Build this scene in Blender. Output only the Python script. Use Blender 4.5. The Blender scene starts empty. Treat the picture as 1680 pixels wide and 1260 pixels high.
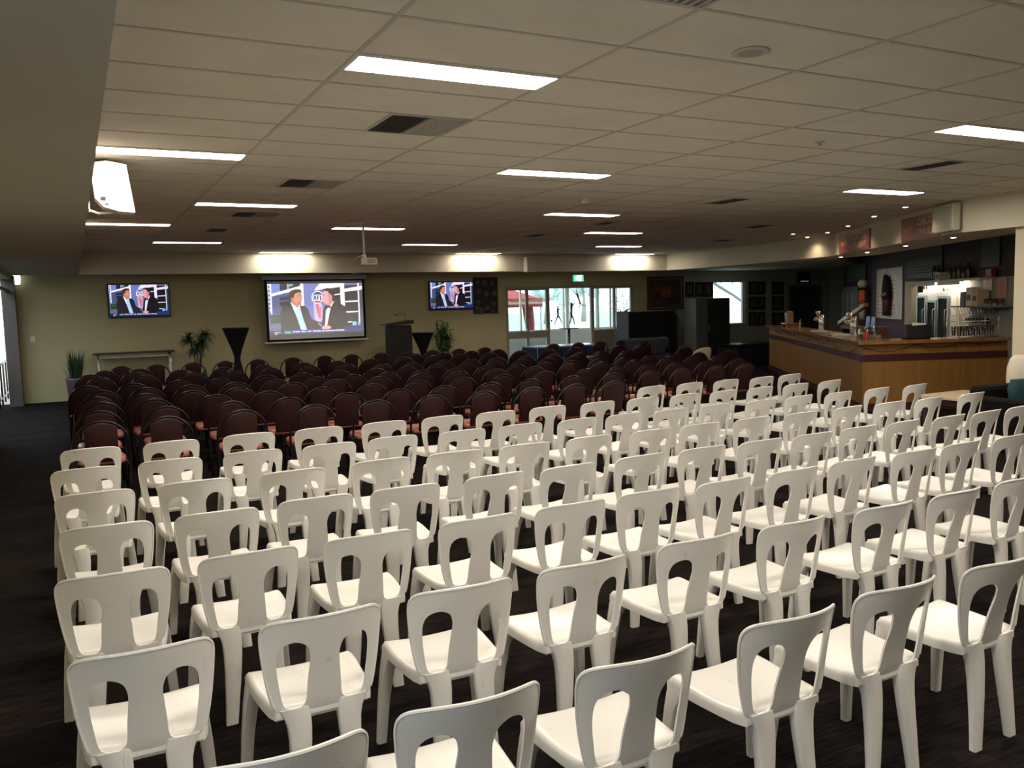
import bpy, bmesh, math, random
from mathutils import Vector, Matrix
from mathutils.geometry import delaunay_2d_cdt
random.seed(7)
R = math.radians
SC = bpy.context.scene
COL = SC.collection
CEIL = 3.14

# ------------------------------------------------------------------ colour / materials
def s2l(c):
    c /= 255.0
    return c / 12.92 if c <= 0.04045 else ((c + 0.055) / 1.055) ** 2.4
def rgb(r, g, b): return (s2l(r), s2l(g), s2l(b), 1.0)
MATS = {}
def mat(name, col, rough=0.6, metal=0.0, spec=0.5, noise=0.0, nscale=8.0, coat=0.0, bump=0.0, bscale=60.0, emit=None, estr=0.0, stretch=None):
    if name in MATS: return MATS[name]
    m = bpy.data.materials.new(name); m.use_nodes = True
    nt = m.node_tree; b = nt.nodes['Principled BSDF']
    b.inputs['Base Color'].default_value = col
    b.inputs['Roughness'].default_value = rough
    b.inputs['Metallic'].default_value = metal
    b.inputs['Specular IOR Level'].default_value = spec
    b.inputs['Coat Weight'].default_value = coat
    if emit:
        b.inputs['Emission Color'].default_value = emit
        b.inputs['Emission Strength'].default_value = estr
    if noise > 0 or bump > 0:
        tc = nt.nodes.new('ShaderNodeTexCoord'); mp = nt.nodes.new('ShaderNodeMapping')
        nt.links.new(tc.outputs['Object'], mp.inputs['Vector'])
        if stretch: mp.inputs['Scale'].default_value = stretch
        if noise > 0:
            n = nt.nodes.new('ShaderNodeTexNoise'); n.inputs['Scale'].default_value = nscale; n.inputs['Detail'].default_value = 5
            nt.links.new(mp.outputs['Vector'], n.inputs['Vector'])
            rp = nt.nodes.new('ShaderNodeValToRGB')
            rp.color_ramp.elements[0].position = 0.3; rp.color_ramp.elements[1].position = 0.7
            rp.color_ramp.elements[0].color = (col[0]*(1-noise), col[1]*(1-noise), col[2]*(1-noise), 1)
            rp.color_ramp.elements[1].color = (min(1, col[0]*(1+noise)), min(1, col[1]*(1+noise)), min(1, col[2]*(1+noise)), 1)
            nt.links.new(n.outputs['Fac'], rp.inputs['Fac']); nt.links.new(rp.outputs['Color'], b.inputs['Base Color'])
        if bump > 0:
            n2 = nt.nodes.new('ShaderNodeTexNoise'); n2.inputs['Scale'].default_value = bscale; n2.inputs['Detail'].default_value = 3
            nt.links.new(mp.outputs['Vector'], n2.inputs['Vector'])
            bp = nt.nodes.new('ShaderNodeBump'); bp.inputs['Strength'].default_value = bump; bp.inputs['Distance'].default_value = 0.01
            nt.links.new(n2.outputs['Fac'], bp.inputs['Height']); nt.links.new(bp.outputs['Normal'], b.inputs['Normal'])
    MATS[name] = m
    return m
def glow(name, col, strength):
    if name in MATS: return MATS[name]
    m = bpy.data.materials.new(name); m.use_nodes = True; nt = m.node_tree
    b = nt.nodes['Principled BSDF']
    b.inputs['Base Color'].default_value = (0.8, 0.8, 0.8, 1); b.inputs['Roughness'].default_value = 0.5
    b.inputs['Emission Color'].default_value = col; b.inputs['Emission Strength'].default_value = strength
    MATS[name] = m
    return m
def glass_mat(name, tint, gloss=0.07):
    if name in MATS: return MATS[name]
    m = bpy.data.materials.new(name); m.use_nodes = True; nt = m.node_tree
    nt.nodes.remove(nt.nodes['Principled BSDF']); out = nt.nodes['Material Output']
    t = nt.nodes.new('ShaderNodeBsdfTransparent'); t.inputs['Color'].default_value = tint
    g = nt.nodes.new('ShaderNodeBsdfGlossy'); g.inputs['Roughness'].default_value = 0.04
    mx = nt.nodes.new('ShaderNodeMixShader'); mx.inputs['Fac'].default_value = gloss
    nt.links.new(t.outputs[0], mx.inputs[1]); nt.links.new(g.outputs[0], mx.inputs[2]); nt.links.new(mx.outputs[0], out.inputs['Surface'])
    MATS[name] = m
    return m
def white_plastic():
    m = mat('white_plastic', (0.80, 0.785, 0.75, 1), rough=0.34, spec=0.5)
    nt = m.node_tree; b = nt.nodes['Principled BSDF']
    tc = nt.nodes.new('ShaderNodeTexCoord'); oi = nt.nodes.new('ShaderNodeObjectInfo')
    add = nt.nodes.new('ShaderNodeVectorMath'); add.operation = 'ADD'
    mul = nt.nodes.new('ShaderNodeVectorMath'); mul.operation = 'SCALE'; mul.inputs['Scale'].default_value = 37.0
    cmb = nt.nodes.new('ShaderNodeCombineXYZ')
    for i in ('X', 'Y', 'Z'): nt.links.new(oi.outputs['Random'], cmb.inputs[i])
    nt.links.new(cmb.outputs[0], mul.inputs[0]); nt.links.new(tc.outputs['Object'], add.inputs[0]); nt.links.new(mul.outputs[0], add.inputs[1])
    mp = nt.nodes.new('ShaderNodeMapping'); mp.inputs['Scale'].default_value = (22, 22, 6)
    nt.links.new(add.outputs[0], mp.inputs['Vector'])
    n = nt.nodes.new('ShaderNodeTexNoise'); n.inputs['Scale'].default_value = 1.0; n.inputs['Detail'].default_value = 6; n.inputs['Roughness'].default_value = 0.65
    nt.links.new(mp.outputs[0], n.inputs['Vector'])
    rp = nt.nodes.new('ShaderNodeValToRGB')
    rp.color_ramp.elements[0].position = 0.18; rp.color_ramp.elements[0].color = (0.58, 0.54, 0.48, 1)
    rp.color_ramp.elements[1].position = 0.38; rp.color_ramp.elements[1].color = (0.80, 0.785, 0.75, 1)
    nt.links.new(n.outputs['Fac'], rp.inputs['Fac']); nt.links.new(rp.outputs[0], b.inputs['Base Color'])
    return m
def carpet():
    m = bpy.data.materials.new('carpet'); m.use_nodes = True; nt = m.node_tree; b = nt.nodes['Principled BSDF']
    b.inputs['Roughness'].default_value = 0.95; b.inputs['Specular IOR Level'].default_value = 0.06
    tc = nt.nodes.new('ShaderNodeTexCoord')
    br = nt.nodes.new('ShaderNodeTexBrick'); br.inputs['Scale'].default_value = 1.0
    br.inputs['Brick Width'].default_value = 1.0; br.inputs['Row Height'].default_value = 0.25; br.inputs['Mortar Size'].default_value = 0.006
    br.inputs['Color1'].default_value = rgb(25, 22, 22); br.inputs['Color2'].default_value = rgb(15, 14, 15); br.inputs['Mortar'].default_value = rgb(19, 18, 19)
    nt.links.new(tc.outputs['Object'], br.inputs['Vector'])
    mp = nt.nodes.new('ShaderNodeMapping'); mp.inputs['Scale'].default_value = (3, 40, 1); nt.links.new(tc.outputs['Object'], mp.inputs['Vector'])
    n = nt.nodes.new('ShaderNodeTexNoise'); n.inputs['Scale'].default_value = 2.0; n.inputs['Detail'].default_value = 6; nt.links.new(mp.outputs[0], n.inputs['Vector'])
    rp = nt.nodes.new('ShaderNodeValToRGB'); rp.color_ramp.elements[0].position = 0.35; rp.color_ramp.elements[1].position = 0.75
    rp.color_ramp.elements[0].color = (0.50, 0.48, 0.48, 1); rp.color_ramp.elements[1].color = (2.9, 2.6, 2.4, 1)
    nt.links.new(n.outputs['Fac'], rp.inputs['Fac'])
    mx = nt.nodes.new('ShaderNodeMix'); mx.data_type = 'RGBA'; mx.blend_type = 'MULTIPLY'; mx.inputs[0].default_value = 1.0
    nt.links.new(br.outputs['Color'], mx.inputs[6]); nt.links.new(rp.outputs[0], mx.inputs[7]); nt.links.new(mx.outputs[2], b.inputs['Base Color'])
    return m
def wood(name, c1, c2, rough=0.35, sc=(1, 14, 1)):
    if name in MATS: return MATS[name]
    m = mat(name, c1, rough=rough); nt = m.node_tree; b = nt.nodes['Principled BSDF']
    tc = nt.nodes.new('ShaderNodeTexCoord'); mp = nt.nodes.new('ShaderNodeMapping'); mp.inputs['Scale'].default_value = sc
    nt.links.new(tc.outputs['Object'], mp.inputs['Vector'])
    n = nt.nodes.new('ShaderNodeTexNoise'); n.inputs['Scale'].default_value = 2.5; n.inputs['Detail'].default_value = 7
    nt.links.new(mp.outputs[0], n.inputs['Vector'])
    rp = nt.nodes.new('ShaderNodeValToRGB'); rp.color_ramp.elements[0].position = 0.3; rp.color_ramp.elements[1].position = 0.7
    rp.color_ramp.elements[0].color = c1; rp.color_ramp.elements[1].color = c2
    nt.links.new(n.outputs['Fac'], rp.inputs['Fac']); nt.links.new(rp.outputs[0], b.inputs['Base Color'])
    return m
def tint_mat(name, base, strength):
    """a display surface: shows the colour stored on its faces"""
    m = bpy.data.materials.new(name); m.use_nodes = True; nt = m.node_tree; b = nt.nodes['Principled BSDF']
    b.inputs['Base Color'].default_value = base; b.inputs['Roughness'].default_value = 0.5
    a = nt.nodes.new('ShaderNodeAttribute'); a.attribute_name = 'tint'
    nt.links.new(a.outputs['Color'], b.inputs['Emission Color']); b.inputs['Emission Strength'].default_value = strength
    return m

M_PLASTIC = white_plastic()
def scuffed():
    m = M_PLASTIC.copy(); m.name = 'scuffed_white_plastic'; nt = m.node_tree
    for n in nt.nodes:
        if n.type == 'MAPPING': n.inputs['Scale'].default_value = (30, 30, 4.5)
        if n.type == 'VALTORGB':
            n.color_ramp.elements[0].position = 0.20; n.color_ramp.elements[0].color = (0.26, 0.23, 0.20, 1); n.color_ramp.elements[1].position = 0.36
    return m
M_SCUFF = scuffed()
M_CARPET = carpet()
M_CEIL = mat('ceiling_tile', (0.70, 0.65, 0.56, 1), rough=0.9, noise=0.05, nscale=2.5, bump=0.15, bscale=90)
M_GRID = mat('ceiling_grid_bar', (0.50, 0.46, 0.40, 1), rough=0.6)
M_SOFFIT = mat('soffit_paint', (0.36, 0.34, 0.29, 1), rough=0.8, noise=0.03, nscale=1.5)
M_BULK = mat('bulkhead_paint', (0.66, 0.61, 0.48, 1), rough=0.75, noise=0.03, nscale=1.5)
M_WALL = mat('olive_cream_paint', (0.50, 0.44, 0.25, 1), rough=0.75, noise=0.04, nscale=1.2)
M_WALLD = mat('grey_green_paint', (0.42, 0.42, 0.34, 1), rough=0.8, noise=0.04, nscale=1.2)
M_PURPLE = mat('purple_paint', (0.10, 0.055, 0.085, 1), rough=0.7, noise=0.05)
M_DMAROON = mat('dark_maroon', (0.035, 0.02, 0.024, 1), rough=0.7)
M_CREAM = mat('cream_paint', (0.62, 0.56, 0.42, 1), rough=0.7, noise=0.03, nscale=2)
M_WFRAME = mat('painted_frame', (0.30, 0.28, 0.23, 1), rough=0.5)
M_ALU = mat('white_aluminium', (0.72, 0.73, 0.72, 1), rough=0.4)
M_BROWN = mat('brown_post_paint', (0.10, 0.08, 0.07, 1), rough=0.6)
M_BLACK = mat('black_plastic', (0.012, 0.012, 0.013, 1), rough=0.4)
M_BLACKM = mat('black_fabric', (0.010, 0.010, 0.012, 1), rough=0.9, spec=0.2)
M_BLACKG = mat('black_gloss', (0.012, 0.012, 0.014, 1), rough=0.12)
M_HOOP = mat('black_tube_paint', (0.008, 0.007, 0.007, 1), rough=0.28, spec=0.4)
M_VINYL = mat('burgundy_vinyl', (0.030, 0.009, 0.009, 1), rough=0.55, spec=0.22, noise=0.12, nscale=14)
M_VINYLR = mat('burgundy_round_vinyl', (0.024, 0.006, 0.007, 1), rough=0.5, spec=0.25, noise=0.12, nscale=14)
M_SEATV = mat('dusty_red_seat_vinyl', (0.42, 0.15, 0.11, 1), rough=0.35, noise=0.1, nscale=14)
M_CHROME = mat('chrome', (0.75, 0.75, 0.74, 1), rough=0.18, metal=1.0)
M_STEEL = mat('brushed_steel', (0.55, 0.54, 0.52, 1), rough=0.35, metal=1.0)
M_WHITE = mat('white_paint', (0.75, 0.73, 0.68, 1), rough=0.5)
M_PAPER = mat('paper', (0.72, 0.66, 0.52, 1), rough=0.8)
M_LEAF = mat('dark_leaf', (0.022, 0.045, 0.015, 1), rough=0.5, noise=0.3, nscale=12)
M_LEAF2 = mat('bright_leaf', (0.055, 0.12, 0.03, 1), rough=0.5, noise=0.3, nscale=12)
M_GLASS = glass_mat('window_glass', (0.93, 0.97, 0.97, 1))
M_BARWOOD = wood('bar_front_timber', (0.25, 0.120, 0.028, 1), (0.31, 0.155, 0.040, 1), 0.5, (6, 6, 0.6))
M_BARTOP = wood('bar_top_timber', (0.20, 0.095, 0.035, 1), (0.30, 0.15, 0.055, 1), 0.18, (1, 8, 1))
M_BAND = mat('maroon_band', (0.065, 0.014, 0.020, 1), rough=0.5)
M_SIGNRED = mat('sign_maroon', (0.16, 0.022, 0.022, 1), rough=0.3, noise=0.15, nscale=3)
M_GOLD = mat('sign_gold', (0.42, 0.22, 0.05, 1), rough=0.5)
M_SIGNTXT = mat('sign_lettering', (0.62, 0.46, 0.33, 1), rough=0.5)
M_LIGHT = glow('light_diffuser', (1.0, 0.895, 0.75, 1), 70.0)
M_LIGHT2 = glow('dimmed_light_diffuser', (1.0, 0.895, 0.76, 1), 25.0)  # far rows set dimmer so the back of the hall stays dark

# ------------------------------------------------------------------ mesh builder
class MB:
    def __init__(s): s.v = []; s.f = []; s.mi = []; s.sm = []
    def add(s, vs, fs, m=0, smooth=False):
        b = len(s.v); s.v += [tuple(v) for v in vs]
        for f in fs: s.f.append([b + i for i in f]); s.mi.append(m); s.sm.append(smooth)
        return s
    def box(s, x0, x1, y0, y1, z0, z1, m=0):
        vs = [(x0,y0,z0),(x1,y0,z0),(x1,y1,z0),(x0,y1,z0),(x0,y0,z1),(x1,y0,z1),(x1,y1,z1),(x0,y1,z1)]
        return s.add(vs, [(0,3,2,1),(4,5,6,7),(0,1,5,4),(1,2,6,5),(2,3,7,6),(3,0,4,7)], m)
    def rbox(s, x0, x1, y0, y1, z0, z1, r=0.01, m=0):
        """box with chamfered vertical and horizontal edges"""
        def ring(z, i):
            a, b, c, d = x0+i, x1-i, y0+i, y1-i
            q = r
            return [(a+q,c,z),(b-q,c,z),(b,c+q,z),(b,d-q,z),(b-q,d,z),(a+q,d,z),(a,d-q,z),(a,c+q,z)]
        rings = [ring(z0, r*0.7), ring(z0+r, 0), ring(z1-r, 0), ring(z1, r*0.7)]
        return s.loft(rings, m, True, False)
    def loft(s, rings, m=0, cap=True, smooth=True, closed=True):
        n = len(rings[0]); vs = [p for r_ in rings for p in r_]; fs = []
        for i in range(len(rings)-1):
            for j in range(n if closed else n-1):
                k = (j+1) % n
                fs.append((i*n+j, i*n+k, (i+1)*n+k, (i+1)*n+j))
        s.add(vs, fs, m, smooth)
        if cap:
            s.add(rings[0], [tuple(range(n))[::-1]], m, False); s.add(rings[-1], [tuple(range(n))], m, False)
        return s
    def tube(s, path, r, n=8, m=0, closed=False, smooth=True, cap=True):
        P = [Vector(p) for p in path]; N = len(P); rings = []
        rr = r if isinstance(r, (list, tuple)) else [r]*N
        prev = None
        for i in range(N):
            if closed: t = (P[(i+1) % N] - P[i-1])
            else: t = (P[min(i+1, N-1)] - P[max(i-1, 0)])
            t.normalize()
            if prev is None:
                up = Vector((0,0,1)) if abs(t.z) < 0.9 else Vector((0,1,0))
                a = t.cross(up).normalized()
            else:
                a = (prev - t * prev.dot(t)).normalized()
            prev = a; b = t.cross(a)
            rings.append([tuple(P[i] + (a*math.cos(2*math.pi*k/n) + b*math.sin(2*math.pi*k/n))*rr[i]) for k in range(n)])
        if closed: rings.append(rings[0])
        return s.loft(rings, m, cap and not closed, smooth)
    def cyl(s, p0, p1, r0, r1=None, n=14, m=0, smooth=True):
        return s.tube([p0, p1], [r0, r0 if r1 is None else r1], n, m, smooth=smooth)
    def lathe(s, prof, c=(0,0,0), n=20, m=0, smooth=True, cap=True):
        rings = [[(c[0]+r_*math.cos(2*math.pi*k/n), c[1]+r_*math.sin(2*math.pi*k/n), c[2]+z) for k in range(n)] for r_, z in prof]
        return s.loft(rings, m, cap, smooth)
    def prism(s, poly, y0, y1, m=0):
        """polygon in the x-z plane, extruded from y0 to y1"""
        n = len(poly)
        vs = [(x, y0, z) for x, z in poly] + [(x, y1, z) for x, z in poly]
        fs = [tuple(range(n)), tuple(range(2*n-1, n-1, -1))] + [(i, n+i, n+(i+1) % n, (i+1) % n) for i in range(n)]
        return s.add(vs, fs, m)
    def slab(s, poly, z0, z1, m=0):
        """polygon in the x-y plane, extruded from z0 to z1"""
        n = len(poly)
        vs = [(x, y, z0) for x, y in poly] + [(x, y, z1) for x, y in poly]
        fs = [tuple(range(n-1, -1, -1)), tuple(range(n, 2*n))] + [(i, (i+1) % n, n+(i+1) % n, n+i) for i in range(n)]
        return s.add(vs, fs, m)
    def sphere(s, c, r, n=12, k=8, m=0, sz=1.0):
        prof = [(max(1e-4, r*math.sin(math.pi*i/k)), -r*math.cos(math.pi*i/k)*sz) for i in range(k+1)]
        return s.lathe(prof, c, n, m, True, False)
    def disc(s, c, r, y, n=20, m=0, rin=0.0, aspect=1.0):
        """flat disc or ring facing -y"""
        if rin <= 0:
            return s.add([(c[0]+r*math.cos(2*math.pi*k/n), y, c[1]+r*aspect*math.sin(2*math.pi*k/n)) for k in range(n)], [tuple(range(n))], m)
        vs = [(c[0]+q*math.cos(2*math.pi*k/n), y, c[1]+q*aspect*math.sin(2*math.pi*k/n)) for q in (r, rin) for k in range(n)]
        return s.add(vs, [(k, (k+1) % n, n+(k+1) % n, n+k) for k in range(n)], m)
    def build(s, name, mats, parent=None, loc=None, fix=True, sharp=None):
        me = bpy.data.meshes.new(name)
        me.from_pydata(s.v, [], s.f)
        if not isinstance(mats, (list, tuple)): mats = [mats]
        for m in mats: me.materials.append(m)
        for p, mi, sm in zip(me.polygons, s.mi, s.sm): p.material_index = mi; p.use_smooth = sm
        bm = bmesh.new(); bm.from_mesh(me)
        bmesh.ops.remove_doubles(bm, verts=bm.verts, dist=1e-5)
        if fix: bmesh.ops.recalc_face_normals(bm, faces=bm.faces)
        if sharp:
            for e in bm.edges:
                if len(e.link_faces) == 2 and e.calc_face_angle(0) > sharp: e.smooth = False
        bm.to_mesh(me); bm.free(); me.update()
        o = bpy.data.objects.new(name, me); COL.objects.link(o)
        if parent: o.parent = parent
        if loc: o.location = loc
        return o

def tag(o, label, cat, group=None, kind='thing'):
    o['label'] = label; o['category'] = cat; o['kind'] = kind
    if group: o['group'] = group
    return o
def thing(name, label, cat, loc=(0,0,0), rot=0.0, group=None):
    o = bpy.data.objects.new(name, None); COL.objects.link(o)
    o.empty_display_size = 0.1; o.location = loc; o.rotation_euler = (0, 0, rot)
    return tag(o, label, cat, group)
def struct(name, mb, m, label, cat, parent=None, **k):
    o = mb.build(name, m, parent, **k)
    if parent is None: tag(o, label, cat, None, 'structure')
    return o
def dup(root, loc, rot, label):
    r_ = root.copy(); COL.objects.link(r_); r_.location = loc; r_.rotation_euler = (0, 0, rot); r_['label'] = label
    for ch in root.children:
        c = ch.copy(); COL.objects.link(c); c.parent = r_
        for g in ch.children:
            d = g.copy(); COL.objects.link(d); d.parent = c
    return r_
def catmull(pts, n=6, closed=False):
    out = []; N = len(pts)
    rng = range(N if closed else N-1)
    for i in rng:
        g = lambda k: pts[k % N] if closed else pts[max(0, min(N-1, k))]
        p0, p1, p2, p3 = g(i-1), g(i), g(i+1), g(i+2)
        for k in range(n):
            t = k/n
            out.append(tuple(0.5*((2*p1[d]) + (-p0[d]+p2[d])*t + (2*p0[d]-5*p1[d]+4*p2[d]-p3[d])*t*t + (-p0[d]+3*p1[d]-3*p2[d]+p3[d])*t**3) for d in range(len(p1))))
    if not closed: out.append(tuple(pts[-1]))
    return out
ORD = ['first','second','third','fourth','fifth','sixth','seventh','eighth','ninth','tenth','eleventh','twelfth','thirteenth','fourteenth','fifteenth','sixteenth','seventeenth','eighteenth','nineteenth','twentieth','twenty-first']
def text(name, body, size, m, parent, loc, rotx=90, align='CENTER', ext=0.002, sx=1.0):
    cu = bpy.data.curves.new(name, 'FONT'); cu.body = body; cu.size = size; cu.extrude = ext; cu.align_x = align; cu.align_y = 'CENTER'
    cu.materials.append(m)
    tmp = bpy.data.objects.new(name + '_curve', cu); COL.objects.link(tmp); bpy.context.view_layer.update()
    me = bpy.data.meshes.new_from_object(tmp.evaluated_get(bpy.context.evaluated_depsgraph_get())); bpy.data.objects.remove(tmp)
    o = bpy.data.objects.new(name, me); COL.objects.link(o); o.parent = parent; o.location = loc; o.rotation_euler = (R(rotx), 0, 0); o.scale = (sx, 1, 1)
    return o

# ------------------------------------------------------------------ camera
cam_d = bpy.data.cameras.new('camera'); cam = bpy.data.objects.new('camera', cam_d); COL.objects.link(cam)
yaw, pitch, roll = 0.4766953, -0.0954589, -0.0263617
fwd = Vector((math.sin(yaw)*math.cos(pitch), math.cos(yaw)*math.cos(pitch), math.sin(pitch)))
rt = Vector((math.cos(yaw), -math.sin(yaw), 0)); up = rt.cross(fwd)
r2 = rt*math.cos(roll) + up*math.sin(roll); u2 = -rt*math.sin(roll) + up*math.cos(roll)
cam.matrix_world = Matrix(((r2.x, u2.x, -fwd.x, -1.35972), (r2.y, u2.y, -fwd.y, -3.63933), (r2.z, u2.z, -fwd.z, 1.86), (0, 0, 0, 1)))
cam_d.sensor_fit = 'HORIZONTAL'; cam_d.sensor_width = 36.0; cam_d.lens = 1381.119/1680*36.0; cam_d.clip_end = 300
SC.camera = cam
SC.view_settings.view_transform = 'Standard'; SC.view_settings.look = 'None'; SC.view_settings.exposure = 0.0; SC.view_settings.gamma = 1.0
w = bpy.data.worlds.new('daylight'); SC.world = w; w.use_nodes = True
bg = w.node_tree.nodes['Background']; bg.inputs['Color'].default_value = (0.80, 0.93, 1.0, 1); bg.inputs['Strength'].default_value = 4.0

XL, XR, YB, YF = -2.44, 21.6, 17.0, -8.0
SXL = -1.2                        # face of the dropped soffit on the left
BZ = 2.69                         # underside of bulkheads

# ------------------------------------------------------------------ room shell
struct('floor', MB().box(XL-1.6, XR+0.2, YF-0.2, YB+0.15, -0.12, 0.0), M_CARPET, 'dark patterned carpet floor under all the chairs', 'floor')
cl = MB().box(XL-0.2, XR+0.2, YF-0.2, YB+0.2, CEIL, CEIL+0.12)
struct('ceiling', cl, M_CEIL, 'suspended ceiling of pale acoustic tiles', 'ceiling')
g = MB()
x = -1.2
while x < 14.5:
    g.box(x-0.012, x+0.012, YF, 16.0, CEIL-0.004, CEIL+0.01); x += 1.2
y = -7.8
while y < 16.0:
    g.box(SXL, 14.2, y-0.012, y+0.012, CEIL-0.0035, CEIL+0.01); y += 0.6
struct('trim_1', g, M_GRID, 'metal grid bars between the ceiling tiles', 'ceiling grid')

def wall_y(name, y0, y1, xs, zs, holes, m, label):
    """wall between y0,y1 spanning xs, zs, with rectangular holes (x0,x1,z0,z1)"""
    mb = MB(); cuts = sorted(set([xs[0], xs[1]] + [h for q in holes for h in q[:2]]))
    for a, b in zip(cuts, cuts[1:]):
        mid = (a+b)/2; hs = sorted([q[2:] for q in holes if q[0] <= mid <= q[1]])
        z = zs[0]
        for h0, h1 in hs:
            if h0 > z: mb.box(a, b, y0, y1, z, h0)
            z = h1
        if z < zs[1]: mb.box(a, b, y0, y1, z, zs[1])
    return struct(name, mb, m, label, 'wall')
DOORX0, DOORX1, DOORZ = 9.17, 13.42, 2.30
WX0, WX1, WZ0, WZ1 = 16.48, 17.81, 1.02, 2.37
wall_y('wall_back', YB, YB+0.15, (XL-0.2, 14.0), (0, CEIL), [(DOORX0, DOORX1, 0, DOORZ)], M_WALL, 'olive cream stage wall carrying the screens')
wall_y('wall_far', YB, YB+0.15, (14.0, XR+0.2), (0, CEIL), [(WX0, WX1, WZ0, WZ1)], M_WALLD, 'dim grey wall hung with certificates around a small window')
mb = MB()
mb.box(XL-0.2, XL, YF, 10.6, 0, CEIL).box(XL-0.2, XL, 16.95, YB, 0, CEIL).box(XL-0.2, XL, 10.6, 16.95, 2.62, CEIL)
struct('wall_left', mb, M_WALL, 'olive wall beside the open stair doorway', 'wall')
mb = MB().box(XL-0.20, XL+0.04, 16.45, 16.95, 0, 2.69)
struct('trim_2', mb, M_BROWN, 'dark brown post beside the bright stair opening', 'post')
struct('wall_front', MB().box(XL-0.2, XR+0.2, YF-0.2, YF, 0, CEIL), M_WALL, 'wall behind the viewpoint', 'wall')
mb = MB().box(9.86, 10.15, YF, 3.34, 0, CEIL)
struct('wall_right', mb, M_CREAM, 'cream wall end beside the bar counter', 'wall')
struct('wall_side', MB().box(XR, XR+0.2, YF, YB, 0, CEIL), M_WALLD, 'unlit wall at the far side of the club room', 'wall')
# baseboard along the stage wall
struct('baseboard_back', MB().box(XL, DOORX0-0.02, YB-0.015, YB, 0, 0.09), M_WALL, 'low skirting board along the stage wall', 'baseboard')
# bulkheads
struct('trim_3', MB().box(SXL, 13.9, 16.0, 16.25, BZ, CEIL), M_BULK, 'cream bulkhead above the stage wall lit by ceiling panels', 'bulkhead')
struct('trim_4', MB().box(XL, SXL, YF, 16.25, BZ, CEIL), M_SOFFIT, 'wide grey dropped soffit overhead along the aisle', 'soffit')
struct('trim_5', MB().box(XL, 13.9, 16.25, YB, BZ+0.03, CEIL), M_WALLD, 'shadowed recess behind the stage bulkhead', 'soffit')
fr = [(13.9, 16.0), (13.85, 12.3), (13.2, 9.5), (9.85, 4.15), (9.74, 3.3), (9.72, YF)]
bk = [(14.25, 16.25), (14.8, 12.2), (14.05, 8.95), (10.75, 3.6), (10.4, 2.6), (10.3, YF)]
struct('trim_6', MB().slab(fr + bk[::-1], BZ, CEIL), M_BULK, 'cream bulkhead stepping round above the bar carrying beer signs', 'bulkhead')
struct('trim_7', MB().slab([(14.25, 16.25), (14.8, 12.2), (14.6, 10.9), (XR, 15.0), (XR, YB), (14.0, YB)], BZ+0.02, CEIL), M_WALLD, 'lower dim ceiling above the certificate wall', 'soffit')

# ------------------------------------------------------------------ ceiling lights
def ceiling_light(x, y, label, dm):
    t = thing('ceiling_light', label, 'ceiling light', (x, y, CEIL), 0, 'recessed fluorescent ceiling panels')
    f = MB()
    f.box(0.0, 1.2, 0.0, 0.018, -0.012, 0.0).box(0.0, 1.2, 0.282, 0.30, -0.012, 0.0).box(0.0, 0.018, 0.018, 0.282, -0.012, 0.0).box(1.182, 1.2, 0.018, 0.282, -0.012, 0.0)
    f.build('frame', M_WHITE, t)
    d = MB(); d.box(0.018, 1.182, 0.018, 0.282, -0.010, -0.001); d.build('diffuser', dm, t)
    return t
rows = [(15.6, (2.4, 7.2, 12.0)), (12.9, (0, 4.8, 9.6)), (9.6, (-1.2, 2.4, 7.2)), (6.9, (0, 4.8)), (3.6, (-1.2, 2.4, 7.2)), (0.6, (0, 4.8))]
firsts = {}
for i, (y, xs) in enumerate(rows):
    for k, x in enumerate(xs):
        lab = 'bright ceiling light panel, %s from the soffit in the %s row from the screen' % (ORD[k], ORD[i])
        far = y > 5
        if far not in firsts: firsts[far] = ceiling_light(x, y, lab, M_LIGHT2 if far else M_LIGHT)
        else: dup(firsts[far], (x, y, CEIL), 0, lab)

# the same panels continue behind the viewpoint: real lamps, outside the frame
def lamp(name, loc, sx, sy, power, col, rot=(0, 0, 0)):
    l = bpy.data.lights.new(name, 'AREA'); l.shape = 'RECTANGLE'; l.size = sx; l.size_y = sy; l.energy = power; l.color = col
    o = bpy.data.objects.new(name, l); COL.objects.link(o); o.location = loc; o.rotation_euler = rot
    return o
WARM = (1.0, 0.895, 0.75)
for x, y, p in ((-0.6, -2.25, 40), (3.0, -2.25, 64), (7.8, -2.25, 64), (0.6, -5.25, 40), (5.4, -5.25, 40)):
    lamp('ceiling_panel_lamp', (x, y, CEIL-0.02), 1.16, 0.26, p, WARM)
lamp('side_window_daylight', (XL+0.05, -3.2, 1.5), 3.0, 1.3, 26, (0.72, 0.86, 1.0), (R(-90), 0, R(90)))

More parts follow.
